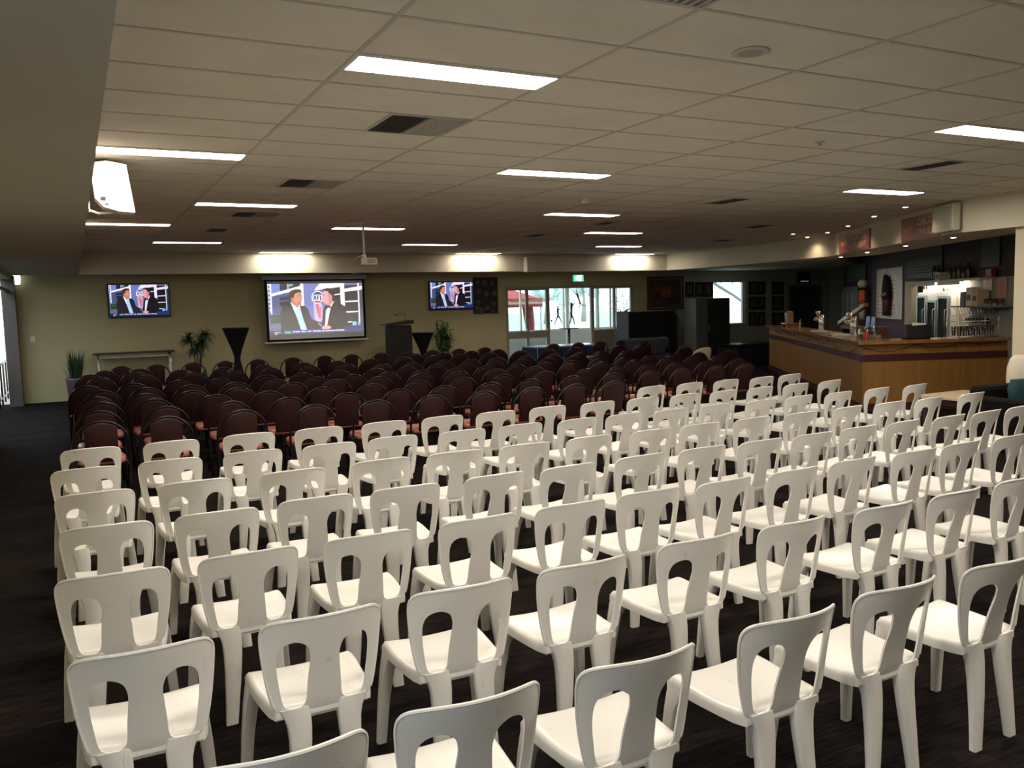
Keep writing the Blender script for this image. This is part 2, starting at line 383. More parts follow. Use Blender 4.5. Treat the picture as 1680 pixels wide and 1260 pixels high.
# ------------------------------------------------------------------ ceiling vents
M_VENTB = mat('vent_dark', (0.012, 0.012, 0.013, 1), rough=0.6)
M_VENTW = mat('vent_pale', (0.50, 0.47, 0.41, 1), rough=0.6)
def vent(x, y, wd, dp, label, halves=True, pale=False):
    t = thing('ceiling_vent', label, 'air vent', (x, y, CEIL), 0, 'air vents in the tiled ceiling')
    f = MB(); e = 0.02
    f.box(0, wd, 0, e, -0.010, 0).box(0, wd, dp-e, dp, -0.010, 0).box(0, e, e, dp-e, -0.010, 0).box(wd-e, wd, e, dp-e, -0.010, 0)
    f.build('frame', M_VENTW, t)
    half = wd*0.48 if halves else wd
    if not pale:
        MB().box(e, half-0.01, e, dp-e, -0.005, -0.002).build('backing', M_VENTB, t)
        s_ = MB(); n = 9 if halves else 6
        for i in range(n):
            px = e + (half-0.03)*(i+0.5)/n
            s_.box(px-0.004, px+0.004, e, dp-e, -0.009, -0.004)
        s_.build('slats', mat('vent_dark_slat', (0.05, 0.05, 0.05, 1), rough=0.5), t)
    if halves or pale:
        a = e if pale else half
        MB().box(a, wd-e, e, dp-e, -0.005, -0.002).build('egg_crate_panel', mat('vent_shadow', (0.16, 0.15, 0.13, 1), rough=0.7), t)
        s_ = MB(); n = 12
        for i in range(n):
            px = a + (wd-e-a)*(i+0.5)/n
            s_.box(px-0.006, px+0.006, e, dp-e, -0.009, -0.004)
        s_.build('pale_slats', M_VENTW, t)
    return t
vent(0.6, 1.8, 0.6, 0.6, 'split dark and pale vent in the ceiling before the biggest light panel')
vent(0.6, 4.8, 0.6, 0.6, 'split dark and pale ceiling vent, second along the line from the camera')
vent(0.6, 7.8, 0.6, 0.6, 'split ceiling vent, third along its line towards the screen')
vent(0.6, 10.2, 0.3, 0.6, 'small dark ceiling vent nearest the screen wall', halves=False)
vent(6.3, 1.8, 0.3, 0.6, 'dark slot vent in the ceiling before the panel over the bar', halves=False)
vent(6.3, 4.8, 0.3, 0.6, 'dark slot vent in the ceiling beyond the small sprinkler', halves=False)
vent(6.4, 7.9, 0.25, 0.5, 'dark slot vent just beyond the centre ceiling light', halves=False)
vent(6.4, 10.3, 0.3, 0.6, 'dark slot vent in the ceiling above the lectern side', halves=False)
vent(9.65, 7.8, 0.35, 0.55, 'dark slot vent in the ceiling near the bar downlights', halves=False)
vent(11.4, 10.8, 0.45, 0.5, 'dark slot vent in the ceiling furthest towards the certificate wall', halves=False)
vent(0.62, -1.16, 0.58, 0.55, 'pale egg-crate vent cut off by the top of the photo', pale=True)
t = thing('ceiling_speaker', 'round flush speaker grille in a ceiling tile above the front chairs', 'speaker', (1.88, -0.19, CEIL))
MB().lathe([(0.095, 0), (0.10, -0.004), (0.10, -0.006), (0.09, -0.010)]).build('rim', M_VENTW, t)
MB().lathe([(0.088, -0.009), (0.05, -0.011), (0.001, -0.012)], cap=False).build('grille', mat('grille_grey', (0.36, 0.33, 0.29, 1), rough=0.7), t)
t = thing('ceiling_sprinkler', 'small chrome ceiling sprinkler beyond the round speaker', 'sprinkler', (4.28, 1.55, CEIL))
MB().lathe([(0.04, 0), (0.04, -0.008), (0.012, -0.012), (0.01, -0.03)], n=14).build('rose', M_STEEL, t)
MB().lathe([(0.01, -0.03), (0.022, -0.034), (0.022, -0.037), (0.002, -0.037)], n=14).build('deflector', M_STEEL, t)
t = thing('smoke_detector', 'white domed smoke detector near the centre ceiling light', 'smoke detector', (4.42, 5.45, CEIL))
MB().lathe([(0.07, 0), (0.07, -0.02), (0.05, -0.03)], n=18).build('base', M_WHITE, t)
MB().lathe([(0.05, -0.03), (0.045, -0.05), (0.02, -0.06), (0.001, -0.06)], n=18, cap=False).build('sensor_dome', M_WHITE, t)

# ------------------------------------------------------------------ white plastic chairs
def back_y(x, z):
    t = max(-0.15, min(1.05, (z-0.44)/0.35))
    return 0.108*(1-t) + 0.012*math.sin(math.pi*max(0, min(1, t))) + (0.080*(0.10+0.90*max(0, min(1, t))**0.8))*(abs(x)/0.215)**2.1
def white_chair(label):
    t = thing('white_chair', label, 'chair', (0,0,0), 0, 'rows of white plastic chairs')
    half = [(0,.797),(.09,.794),(.155,.786),(.193,.774),(.212,.752),(.217,.72),(.213,.655),(.204,.575),(.192,.505),(.181,.462),(.165,.428),(.148,.402),(.128,.388),(.07,.386),(0.03,.387)]
    half = catmull(half, 4)
    outer = half + [(-x_, z_) for x_, z_ in reversed(half[1:])]
    hole = catmull([(.113,.702),(.148,.687),(.165,.652),(.166,.59),(.159,.53),(.151,.475),(.139,.446),(.108,.437),(.076,.442),(.064,.465),(.060,.53),(.055,.585),(.052,.635),(.062,.676),(.084,.696)], 3, True)
    hole2 = [(-x_, z_) for x_, z_ in reversed(hole)]
    loops = [outer, hole, hole2]
    pts = []; faces = []
    for L in loops:
        b = len(pts); pts += [Vector(p) for p in L]; faces.append(list(range(b, b+len(L))))
    def inside(L, x, z):
        c = False; n = len(L)
        for i in range(n):
            x1, z1 = L[i]; x2, z2 = L[i-1]
            if (z1 > z) != (z2 > z) and x < (x2-x1)*(z-z1)/(z2-z1)+x1: c = not c
        return c
    def near(x, z): return min(min((px-x)**2+(pz-z)**2 for px, pz in L) for L in loops) < 0.008**2
    z = 0.392
    while z < 0.79:
        x = -0.21
        while x < 0.211:
            if inside(outer, x, z) and not inside(hole, x, z) and not inside(hole2, x, z) and not near(x, z): pts.append(Vector((x, z)))
            x += 0.018
        z += 0.018
    V, E, F, *_ = delaunay_2d_cdt(pts, [], faces, 0, 1e-5)
    tris = []
    for f in F:
        cx = sum(V[i].x for i in f)/3; cz = sum(V[i].y for i in f)/3
        if inside(outer, cx, cz) and not inside(hole, cx, cz) and not inside(hole2, cx, cz): tris.append(tuple(f))
    n = len(V); th = 0.008
    A = [(p.x, back_y(p.x, p.y), p.y) for p in V]; B = [(p.x, back_y(p.x, p.y)+th, p.y) for p in V]
    cnt = {}
    for f in tris:
        for i in range(3):
            e = (f[i], f[(i+1) % 3]); k = tuple(sorted(e)); cnt.setdefault(k, []).append(e)
    fs = [f for f in tris] + [tuple(n+i for i in reversed(f)) for f in tris]
    mb = MB(); mb.add(A+B, fs, 0, True)
    mb.add(A+B, [(e[0][0], e[0][1], n+e[0][1], n+e[0][0]) for e in cnt.values() if len(e) == 1], 0, True)
    rim = [(x_, back_y(x_, z_)+0.001, z_) for x_, z_ in outer if z_ > 0.45]
    k0 = next(i for i in range(len(outer)) if outer[i][1] <= 0.45)
    k1 = next(i for i in range(len(outer)-1, 0, -1) if outer[i][1] <= 0.45)
    loop = outer[k1+1:] + outer[:k0]
    mb.tube([(x_, back_y(x_, z_)+0.003, z_) for x_, z_ in loop], 0.0058, 6)
    mb.build('backrest', M_PLASTIC, t, sharp=R(48))
    # seat
    fx = [-1.0, -1.0, -0.985, -0.94, -0.85, -0.6, -0.3, 0, 0.3, 0.6, 0.85, 0.94, 0.985, 1.0, 1.0]
    dx = [-0.05, -0.022, -0.008, 0.0, 0.001, -0.004, -0.008, -0.009, -0.008, -0.004, 0.001, 0.0, -0.008, -0.022, -0.05]
    yy = [(.114,-.045),(.115,-.022),(.119,-.008),(.130,-.001),(.16,-.004),(.23,-.010),(.31,-.009),(.39,-.002),(.44,.001),(.468,0),(.484,-.006),(.492,-.02),(.495,-.05)]
    def hw(y_): return 0.168 + 0.026*min(1, max(0, (y_-0.112)/0.06))**0.7 + 0.018*min(1, max(0, (y_-0.17)/0.2))
    top = []; bot = []
    for y_, dz in yy:
        for f_, d_ in zip(fx, dx):
            z_ = 0.452 + (min(d_, dz) if (d_ < -0.012 or dz < -0.012) and abs(f_) > 0.9 else d_+dz*(1 if abs(f_) < 0.9 else 0.6))
            z_ = max(z_, 0.402)
            top.append((f_*hw(y_), y_, z_))
            bot.append((f_*(hw(y_)-0.006), 0.118+(y_-0.114)*0.975, max(0.402, z_-0.007)))
    nx, ny = len(fx), len(yy)
    fs = [(j*nx+i, j*nx+i+1, (j+1)*nx+i+1, (j+1)*nx+i) for j in range(ny-1) for i in range(nx-1)]
    mb = MB(); mb.add(top, fs, 0, True); mb.add(bot, [tuple(reversed(f)) for f in fs], 0, True)
    mb.build('seat', M_PLASTIC, t, fix=False)
    def sect(x0, x1, y0, y1, z, q=0.006):
        q = min(q, (y1-y0)*0.45, (x1-x0)*0.45)
        return [(x0+q,y0,z),(x1-q,y0,z),(x1,y0+q,z),(x1,y1-q,z),(x1-q,y1,z),(x0+q,y1,z),(x0,y1-q,z),(x0,y0+q,z)]
    for s in (-1, 1):
        rr = []
        for z, a, b, y0, y1 in ((0,.090,.142,.074,.104),(.10,.078,.136,.079,.112),(.22,.062,.131,.087,.124),(.31,.053,.130,.094,.134),(.36,.050,.133,.098,.140),(.39,.050,.140,.101,.146),(.415,.052,.150,.103,.150),(.438,.058,.160,.106,.150)):
            r_ = sect(a, b, y0, y1, z); rr.append([(s*p[0], p[1], p[2]) for p in r_])
        MB().loft(rr).build('leg', M_SCUFF, t, sharp=R(50))
    for s in (-1, 1):
        rr = []
        for z, a, b, y0, y1 in ((0,.208,.248,.486,.520),(.2,.190,.236,.468,.510),(.33,.172,.224,.446,.502),(.39,.150,.216,.420,.497),(.43,.135,.208,.395,.490)):
            r_ = sect(a, b, y0, y1, z); rr.append([(s*p[0], p[1], p[2]) for p in r_])
        MB().loft(rr).build('leg', M_SCUFF, t, sharp=R(50))
    return t
WROWS = [  # counted back from the burgundy chairs: (y, xs, first column number)
 (4.75, (4.98, 5.60, 6.20, 6.80, 7.34)),
 (3.80, (-1.30,-0.70,-0.06,0.55,1.16,1.76,2.34,2.94,3.56,4.16,4.74,5.30,5.88,6.46,7.05)),
 (2.86, (-1.36,-0.80,-0.21,0.38,0.93,1.56,2.13,2.72,3.25,3.79,4.38,4.97,5.55,6.12,6.76,7.38)),
 (1.93, (-1.31,-0.74,-0.12,0.51,1.07,1.65,2.25,2.86,3.39,3.98,4.58,5.22,5.78,6.38,7.04)),
 (1.01, (-1.29,-0.74,-0.20,0.35,0.95,1.50,2.09,2.64,3.19,3.74,4.28,4.82,5.38,5.90,6.42)),
 (0.10, (-1.29,-0.73,-0.18,0.40,0.95,1.48,2.03,2.58,3.13,3.72,4.24,4.80)),
 (-0.80, (-1.24,-0.64,-0.09,0.46,1.09,1.66,2.29,2.86,3.44)),
 (-1.67, (-0.97,-0.45,0.11,0.75,1.31,1.90)),
]
proto = None
for i, (y, xs) in enumerate(WROWS):
    for k, x in enumerate(xs):
        where = 'from the bar end' if i == 0 else 'from the open aisle'
        kk = len(xs)-1-k if i == 0 else k
        lab = "white plastic chair, %s %s in the %s white row behind burgundy" % (ORD[kk], where, ORD[i])
        px = x + random.uniform(-.008, .008); py = y + random.uniform(-.02, .02); rz = R(random.uniform(-2.0, 2.0) + 0.7*max(0, x))
        if proto is None:
            proto = white_chair(lab); proto.location = (px, py, 0); proto.rotation_euler = (0, 0, rz)
        else: dup(proto, (px, py, 0), rz, lab)

for o in list(bpy.data.objects):
    if o.name.startswith('white_chair') and (o.location - Vector((-0.45, -1.67, 0))).length < .08:
        MB().box(-.045,-.037,.25,.31,.4432,.4442).box(.037,.045,.25,.31,.4432,.4442).build('drain_slot', M_BLACK, o)
        o['label'] = 'white plastic chair with two dark drain slots in its seat, nearest row'
# ------------------------------------------------------------------ burgundy chairs
def maroon_chair(label, full):
    t = thing('burgundy_chair', label, 'chair', (0,0,0), 0, 'rows of round-backed burgundy chairs')
    def hy(z): return 0.10*(1-max(0, (z-0.45))/0.41) if z > 0.45 else 0.10 - 0.07*(0.45-z)/0.45
    W = 0.245; zc = 0.86-0.012-W
    path = [(-W+0.012, hy(0), 0), (-W+0.004, hy(.25), .25), (-W, hy(.5), .5)]
    for k in range(0, 19):
        a = math.pi - math.pi*k/18
        z = zc + W*math.sin(a); path.append((W*math.cos(a), hy(z), z))
    path += [(W, hy(.5), .5), (W-0.004, hy(.25), .25), (W-0.012, hy(0), 0)]
    MB().tube(path, 0.0125, 7).build('hoop_frame', M_HOOP, t)
    hwid = 0.236 if full else 0.145
    poly = [(-hwid, 0.44), (hwid, 0.44)]
    r_ = W-0.010
    a0 = math.acos(min(1, hwid/r_))
    for k in range(13):
        a = a0 + (math.pi-2*a0)*k/12
        poly.append((r_*math.cos(a), zc + r_*math.sin(a)))
    n = len(poly); cxz = (0, 0.62)
    def ring(sc, off): return [(cxz[0]+(x-cxz[0])*sc, hy(z)+off, cxz[1]+(z-cxz[1])*sc) for x, z in poly]
    mb = MB(); rings = [ring(0.90, -0.017), ring(0.985, -0.012), ring(1.0, 0.0), ring(0.985, 0.018), ring(0.88, 0.027)]
    for i, q in enumerate(rings): rings[i] = q
    mb.loft(rings, 0, False, True); mb.add(rings[0], [tuple(range(n))], 0, True); mb.add(rings[-1], [tuple(range(n))], 0, True)
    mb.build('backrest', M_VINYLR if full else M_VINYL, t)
    # seat cushion
    pl = catmull([(-.15,.10),(.15,.10),(.205,.14),(.215,.30),(.20,.44),(.14,.485),(-.14,.485),(-.20,.44),(-.215,.30),(-.205,.14)], 3, True)
    mb = MB(); rg = lambda s_, z: [(x*s_, 0.29+(y-0.29)*s_, z) for x, y in pl]
    mb.loft([rg(0.96, .415), rg(1.0, .43), rg(1.0, .455), rg(0.93, .472), rg(0.6, .480)], 0, True, True)
    mb.build('seat', M_SEATV, t)
    for s in (-1, 1):
        MB().tube([(s*0.232, 0.095, 0.40), (s*0.21, 0.30, 0.405), (s*0.20, 0.44, 0.40), (s*0.205, 0.468, 0.34), (s*0.225, 0.495, 0)], 0.012, 7).build('leg', M_HOOP, t)
    return t
MROWS = [  # counted from the screen wall towards the white chairs
 (14.10, (-0.62,0.02,0.68,1.30,1.94,2.65,3.33,3.93,4.59,5.21,5.81,6.46,7.11,8.96,9.67,10.33,10.95), 0),
 (13.02, (-0.93,-0.36,4.99,5.62,6.28,6.94,10.9), 1),
 (12.15, (-1.18,-0.49,0.25,0.97,1.68,2.42,3.07,3.71,4.42,5.04,5.62,6.30,7.00,7.72,8.39,9.55,10.21), 1),
 (11.25, (-1.05,-0.39,0.32,1.01,1.63,2.30,2.95,9.46), 1),
 (10.62, (3.43,4.00,4.61,5.16,5.71,6.32,6.91,7.50,8.06,8.70,10.2), 1),
 (9.70, (-1.26,-0.66,-0.03,0.55,1.23,1.79,2.40,3.00,3.55,4.08,4.65,5.20,5.74,6.28,6.84,7.42,8.00), 1),
 (8.72, (-1.09,-0.54,0.02,0.62,1.19,1.77,2.34,2.89,3.45,4.01,4.56,5.12,5.66,6.20,6.75,7.30,7.84,8.38,9.00,9.65), 1),
 (7.95, (-1.18,-0.63,-0.07,0.50,1.27,1.87,2.50,3.16,3.77,4.42,5.09,5.75,6.38,7.05,7.72,8.30,8.90), 2),
 (7.06, (-1.14,-0.58,0.11,0.73,1.42,2.08,2.73,3.41,4.05,4.73,5.43,6.02,6.58,7.14,7.74,8.40), 0),
 (6.13, (-1.19,-0.54,0.14,0.77,1.49,2.12,2.74,3.36,3.96,4.64,5.28,5.95,6.53,7.16,7.73), 0),
 (5.17, (-1.20,-0.62,0.10,0.83,1.51,2.19,2.83,3.46,4.06,4.66), 0),
]
protos = {}
for i, (y, xs, kind) in enumerate(MROWS):
    for k, x in enumerate(xs):
        full = kind == 1 or (kind == 2 and k < 4)
        yy_ = y
        if kind == 2: yy_ = 7.80 if k < 4 else 8.06
        elif abs(y-8.72) < .01 and x > 1: yy_ = 8.72
        lab = '%s burgundy chair, %s from the aisle, %s burgundy row from the screen' % ('round-padded' if full else 'black-hooped', ORD[k], ORD[i])
        px, py = x + random.uniform(-.006, .006), yy_ + random.uniform(-.025, .025); rz = R(random.uniform(-2.5, 2.5))
        if full not in protos:
            protos[full] = maroon_chair(lab, full); protos[full].location = (px, py, 0); protos[full].rotation_euler = (0, 0, rz)
        else: dup(protos[full], (px, py, 0), rz, lab)

# ------------------------------------------------------------------ stage wall: screens
SCR = {'TV': (135, 120, 1385, 750)}
SKIN = (205, 135, 112)
def ell(cx, cy, rx, ry, n=18): return [(cx+rx*math.cos(2*math.pi*k/n), cy+ry*math.sin(2*math.pi*k/n)) for k in range(n)]
def rc(x0, y0, x1, y1): return [(x0, y0), (x1, y0), (x1, y1), (x0, y1)]
PICT = [
 (rc(135,120,1520,870), (96,106,158)),
 (rc(190,120,310,262), (112,128,192)), ([(310,120),(600,120),(600,170),(310,250)], (25,30,46)), ([(410,120),(435,120),(440,205),(415,215)], (150,160,180)),
 ([(430,125),(500,122),(500,150),(440,165)], (130,150,140)),
 ([(190,300),(450,250),(450,560),(190,560)], (66,76,122)), ([(300,320),(450,300),(450,350),(300,365)], (24,28,36)), ([(300,385),(450,372),(450,440),(300,450)], (24,28,36)),
 ([(190,262),(640,140),(640,190),(190,300)], (232,232,246)),
 ([(135,120),(190,120),(188,550),(148,550)], (205,210,238)),
 ] + [(rc(146,140+k*62,162,180+k*62), (40,46,60)) for k in range(7)] + [
 ([(148,575),(330,560),(335,700),(150,700)], (30,58,32)), ([(148,610),(330,598),(330,620),(148,632)], (62,80,70)), ([(150,700),(345,690),(350,800),(150,810)], (92,96,126)),
 (rc(600,120,645,450), (232,232,246)),
 ([(645,120),(885,120),(900,720),(645,720)], (105,116,178)),
 (rc(1040,150,1520,820), (14,14,22)),
 ([(885,120),(1250,120),(1250,168),(800,225),(830,180)], (226,216,242)),
 ([(1185,120),(1250,120),(1250,475),(1185,430)], (226,216,242)),
 ([(1250,205),(1520,160),(1520,222),(1250,252)], (226,216,242)), ([(1090,285),(1190,272),(1190,292),(1090,302)], (215,210,232)), ([(1250,390),(1460,380),(1460,402),(1250,412)], (215,210,232)),
 ([(1265,542),(1450,542),(1450,562),(1265,568)], (200,200,222)), (rc(1450,120,1472,720), (215,210,232)), (rc(1476,235,1520,740), (46,52,74)),
 (rc(1280,700,1345,716), (200,215,235)), (rc(1352,705,1410,770), (130,190,240)), (rc(1432,705,1470,765), (120,170,235)),
 # round league emblem on its banner
 ([(780,400),(905,420),(930,670),(790,700)], (186,170,205)), ([(810,425),(850,425),(890,640),(850,640)], (200,92,96)), ([(865,470),(900,470),(890,560),(870,600)], (215,110,120)),
 (ell(848,325,92,92), (236,238,246)), (ell(848,325,80,80), (26,44,118)),
 ([(778,360),(915,360),(905,385),(880,402),(848,408),(815,402),(790,385)], (190,40,60)),
 ([(790,285),(915,285),(935,378),(752,378)], (240,240,248)),
 ([(775,365),(800,296),(818,296),(830,365),(814,365),(811,345),(799,345),(792,365)], (26,44,118)), ([(803,333),(809,333),(808,312)], (240,240,248)),
 ([(838,365),(838,296),(872,296),(872,311),(852,311),(852,324),(868,324),(868,338),(852,338),(852,365)], (26,44,118)),
 ([(880,365),(880,296),(894,296),(894,350),(918,350),(920,365)], (26,44,118)),
 # man on the left
 ([(300,800),(296,560),(318,470),(380,425),(450,395),(520,470),(590,800)], (26,22,32)), ([(575,440),(660,450),(700,500),(740,640),(905,720),(890,800),(655,800)], (30,26,38)),
 ([(455,330),(600,380),(590,470),(560,520),(470,430)], (178,110,92)),
 ([(445,385),(470,400),(540,470),(578,430),(602,560),(668,800),(582,800),(530,610)], (172,202,242)), ([(470,400),(520,450),(540,600),(500,520)], (225,225,245)),
 (ell(552,318,66,100), SKIN), ([(600,300),(628,340),(600,360)], SKIN), ([(565,385),(610,380),(590,420),(556,425)], (170,104,90)), ([(596,368),(616,366),(606,378)], (130,60,60)),
 ([(440,385),(430,285),(462,220),(540,198),(608,215),(618,262),(575,245),(515,270),(498,330),(470,335),(460,390)], (66,38,34)), (ell(476,345,14,24), (190,118,100)),
 ([(585,300),(604,300),(602,307),(585,307)], (50,30,30)), ([(560,283),(604,279),(603,287),(561,292)], (80,48,40)),
 # man on the right
 ([(1010,460),(1100,375),(1250,470),(1268,640),(1235,812),(1000,812),(950,760),(1000,540)], (10,9,15)), ([(880,790),(915,520),(960,440),(1000,440),(950,640),(930,760)], (28,12,40)),
 ([(945,400),(1050,360),(1080,400),(1020,450),(960,440)], (196,128,130)),
 ([(1098,380),(1030,442),(960,520),(932,775),(962,778),(1012,560),(1040,470)], (226,214,240)),
 (ell(985,325,76,106), (226,152,160)), ([(915,320),(893,352),(922,365)], (226,152,160)), ([(1000,250),(1060,290),(1050,400),(1010,430)], (196,120,118)),
 ([(905,235),(935,205),(1000,188),(1060,205),(1096,270),(1092,360),(1062,390),(1060,300),(1030,280),(1000,240),(950,232)], (24,17,22)), (ell(1040,330,15,26), (205,135,130)),
 ([(918,300),(940,300),(938,307),(918,307)], (60,30,34)), ([(912,282),(950,278),(950,286),(912,291)], (50,28,30)), ([(905,392),(930,388),(918,404)], (140,60,70)),
 ([(962,440),(1000,458),(1035,452),(1028,505),(1000,480),(960,490)], (20,14,28)), (ell(955,780,70,30), (226,160,160)), ([(840,700),(890,745),(880,755),(832,712)], (180,180,190)),
 # caption strip
 (rc(148,805,1230,852), (22,32,116)), (rc(135,800,340,870), (14,20,60)), ([(1230,770),(1520,755),(1520,862),(1230,862)], (30,42,96)), (rc(135,852,1520,870), (14,20,60)),
 (rc(200,822,290,832), (190,200,225)), (rc(205,842,245,856), (190,200,225)), (rc(348,822,372,842), (110,210,120)), (rc(378,822,432,842), (120,220,130)),
 ] + [(rc(a, 818, b, 836), (196,204,230)) for a, b in ((458,490),(496,528),(534,566),(588,640),(655,668),(684,726),(752,806),(812,872),(888,930),(938,1024),(1034,1076),(1088,1150),(1158,1222))]
def picture(name, wd, ht, m, parent, y, gain=1.0, lift=0.0, z0=0.0):
    mb = MB(); cols = []
    for i, (poly, c) in enumerate(PICT):
        pts = [((px-135)/1385*wd-wd/2, z0+(1-(min(870, max(120, py))-120)/750)*ht-ht/2) for px, py in poly]
        yy_ = y - 0.00008*(i+1)
        mb.add([(a, yy_, b) for a, b in pts], [tuple(range(len(pts)))])
        cols.append(tuple(min(1.0, s2l(v)*gain+lift) for v in c))
    me = bpy.data.meshes.new(name); me.from_pydata(mb.v, [], mb.f); me.materials.append(m)
    at = me.attributes.new('tint', 'FLOAT_COLOR', 'FACE')
    for i, c in enumerate(cols): at.data[i].color = (c[0], c[1], c[2], 1)
    for p in me.polygons:
        if p.normal.y > 0: p.flip()
    o = bpy.data.objects.new(name, me); COL.objects.link(o); o.parent = parent
    return o
M_TVPIC = tint_mat('tv_picture', (0.01, 0.01, 0.01, 1), 1.15)
M_PROJ = tint_mat('projected_picture', (0.62, 0.62, 0.62, 1), 1.0)
def tv(x, z, label):
    t = thing('wall_tv', label, 'television', (x, YB, z), 0)
    MB().rbox(-0.64, 0.64, -0.085, -0.03, -0.375, 0.375, 0.008).build('casing', M_BLACK, t)
    picture('screen', 1.215, 0.69, M_TVPIC, t, -0.0875)
    MB().box(-0.2, 0.2, -0.03, -0.002, -0.15, 0.15).build('wall_mount', M_BLACK, t)
    return t
tv(-0.03, 2.145, 'wall television showing two men in suits, beside the stair doorway')
tv(7.535, 2.11, 'wall television showing two men in suits, beside the dark ring painting')
t = thing('projector_screen', 'large pull-down projection screen showing two men talking', 'projection screen', (3.86, 16.62, 0))
MB().box(-1.0,-.9,-.02,.03,2.675,BZ+.03).box(.9,1.0,-.02,.03,2.675,BZ+.03).build('ceiling_mount', M_STEEL, t)
MB().rbox(-1.27, 1.27, -0.05, 0.07, 2.555, 2.675, 0.02).build('case', mat('screen_case', (0.35, 0.36, 0.37, 1), rough=0.5), t)
MB().add([(-1.21,0.0,1.10),(1.21,0.0,1.10),(1.21,0.0,2.56),(-1.21,0.0,2.56)], [(0,1,2,3)]).add([(-1.21,0.003,1.10),(1.21,0.003,1.10),(1.21,0.003,2.56),(-1.21,0.003,2.56)], [(3,2,1,0)]).build('black_border', M_BLACKM, t, fix=False)
MB().add([(-1.15,-0.002,1.15),(1.15,-0.002,1.15),(1.15,-0.002,2.52),(-1.15,-0.002,2.52)], [(0,1,2,3)]).build('fabric', mat('screen_fabric', (0.62, 0.62, 0.62, 1), rough=0.8), t, fix=False)
picture('projected_image', 2.29, 1.21, M_PROJ, t, -0.004, 1.35, 0.015, 1.855)
MB().tube([(-1.26,0,1.075),(1.26,0,1.075)], 0.018, 10).build('weight_bar', M_ALU, t)
# projector under the ceiling
t = thing('projector', 'white projector on a short pole under the ceiling', 'projector', (2.67, 9.0, 0), R(-20))
MB().cyl((0,0,2.66),(0,0,3.14),0.016,n=10).build('ceiling_mount', M_ALU, t)
b = MB().rbox(-0.05, 0.19, -0.14, 0.14, 2.50, 2.61, 0.015); b.box(-0.03, 0.03, -0.02, 0.02, 2.61, 2.67).build('body', M_WHITE, t)
v = MB()
for k in range(6): v.box(0.05, 0.17, -0.1425, -0.14, 2.525+k*0.012, 2.531+k*0.012)
v.build('vent_slots', mat('vent_brown', (0.2, 0.16, 0.13, 1)), t)
MB().cyl((-0.02,0.14,2.555),(-0.02,0.17,2.555),0.035,n=14).build('lens', M_BLACKG, t)
MB().tube([(-0.06,0,2.52),(-0.14,0.02,2.50),(-0.17,0,2.57),(-0.10,-0.02,2.62),(0,0,2.66)], 0.008, 6).build('cable', mat('grey_cable', (0.35,0.34,0.3,1)), t)

# pictures and small fittings on the stage wall
def ring_picture(x0, x1, z0, z1, label):
    t = thing('wall_picture', label, 'painting', ((x0+x1)/2, YB-0.002, (z0+z1)/2))
    w_, h_ = (x1-x0)/2, (z1-z0)/2
    f = MB()
    for a in ((-w_,-w_+.02,-h_,h_),(w_-.02,w_,-h_,h_),(-w_+.02,w_-.02,-h_,-h_+.02),(-w_+.02,w_-.02,h_-.02,h_)): f.box(a[0],a[1],-0.035,0,a[2],a[3])
    f.build('frame', M_BLACK, t)
    MB().box(-w_+.02, w_-.02, -0.025, -0.003, -h_+.02, h_-.02).build('canvas', mat('dark_canvas', (0.030, 0.027, 0.024, 1), rough=0.8, noise=0.4, nscale=9), t)
    m = MB(); rnd = random.Random(3)
    spots = [(-.22,-.17,.065),(-.24,-.36,.07),(-.13,-.40,.07),(.04,-.33,.07),(.24,-.23,.07),(-.28,-.30,.05),(.03,.06,.07),(.26,.07,.07),(-.2,.1,.06),(.22,.33,.06),(-.02,.33,.07),(-.24,.36,.05),(.2,-.42,.05),(-.28,-.44,.04)]
    for px, pz, r_ in spots:
        if abs(px)+r_ < w_-.02:
            m.disc((px, pz), r_, -0.0262, 20, 0, r_*.74); m.disc((px, pz), r_*.45, -0.0262, 14, 0, r_*.2)
    m.build('ring_pattern', mat('ring_paint', (0.16, 0.14, 0.115, 1), rough=0.8, noise=0.4, nscale=5), t, fix=False)
    return t
ring_picture(8.19, 8.92, 1.60, 2.575, 'dark tall painting of pale rings beside the entrance doors')
t = thing('wall_picture', 'framed dark red picture with an orange centre right of the entrance', 'painting', (14.60, YB-0.002, 2.045))
f = MB()
for a in ((-.67,-.61,-.50,.50),(.61,.67,-.50,.50),(-.61,.61,-.50,-.44),(-.61,.61,.44,.50)): f.box(a[0],a[1],-.045,0,a[2],a[3])
f.build('frame', mat('dark_timber_frame', (0.05, 0.025, 0.014, 1), rough=0.4), t)
f = MB()
for a in ((-.61,-.595,-.44,.44),(.595,.61,-.44,.44),(-.595,.595,-.44,-.425),(-.595,.595,.425,.44)): f.box(a[0],a[1],-.035,-.003,a[2],a[3])
f.build('pale_slip', mat('pale_slip', (0.45, 0.36, 0.24, 1)), t)
MB().box(-.595,.595,-.028,-.004,-.425,.425).build('print', mat('dark_red_print', (0.06, 0.028, 0.022, 1), rough=0.6, noise=0.5, nscale=6), t)
m = MB(); m.disc((0,0.03), 0.20, -0.0285, 22, 0, 0, 0.8); m.build('orange_motif', mat('orange_motif', (0.24, 0.065, 0.02, 1), rough=0.6, noise=0.4, nscale=9), t, fix=False)
m = MB()
for k in range(26):
    rnd = random.Random(k); m.disc((rnd.uniform(-.5,.5), rnd.uniform(-.36,.36)), rnd.uniform(.012,.035), -0.0287, 8)
m.build('pale_flecks', mat('print_fleck', (0.16, 0.13, 0.11, 1)), t, fix=False)
t = thing('light_switch', 'white light switch plate near the brown stair post', 'light switch', (-2.16, YB-0.002, 1.37))
MB().rbox(-.045,.045,-.012,0,-.06,.06,.004).build('plate', M_WHITE, t); MB().box(-.012,.012,-.018,-.012,-.02,.02).build('rocker', M_PAPER, t)
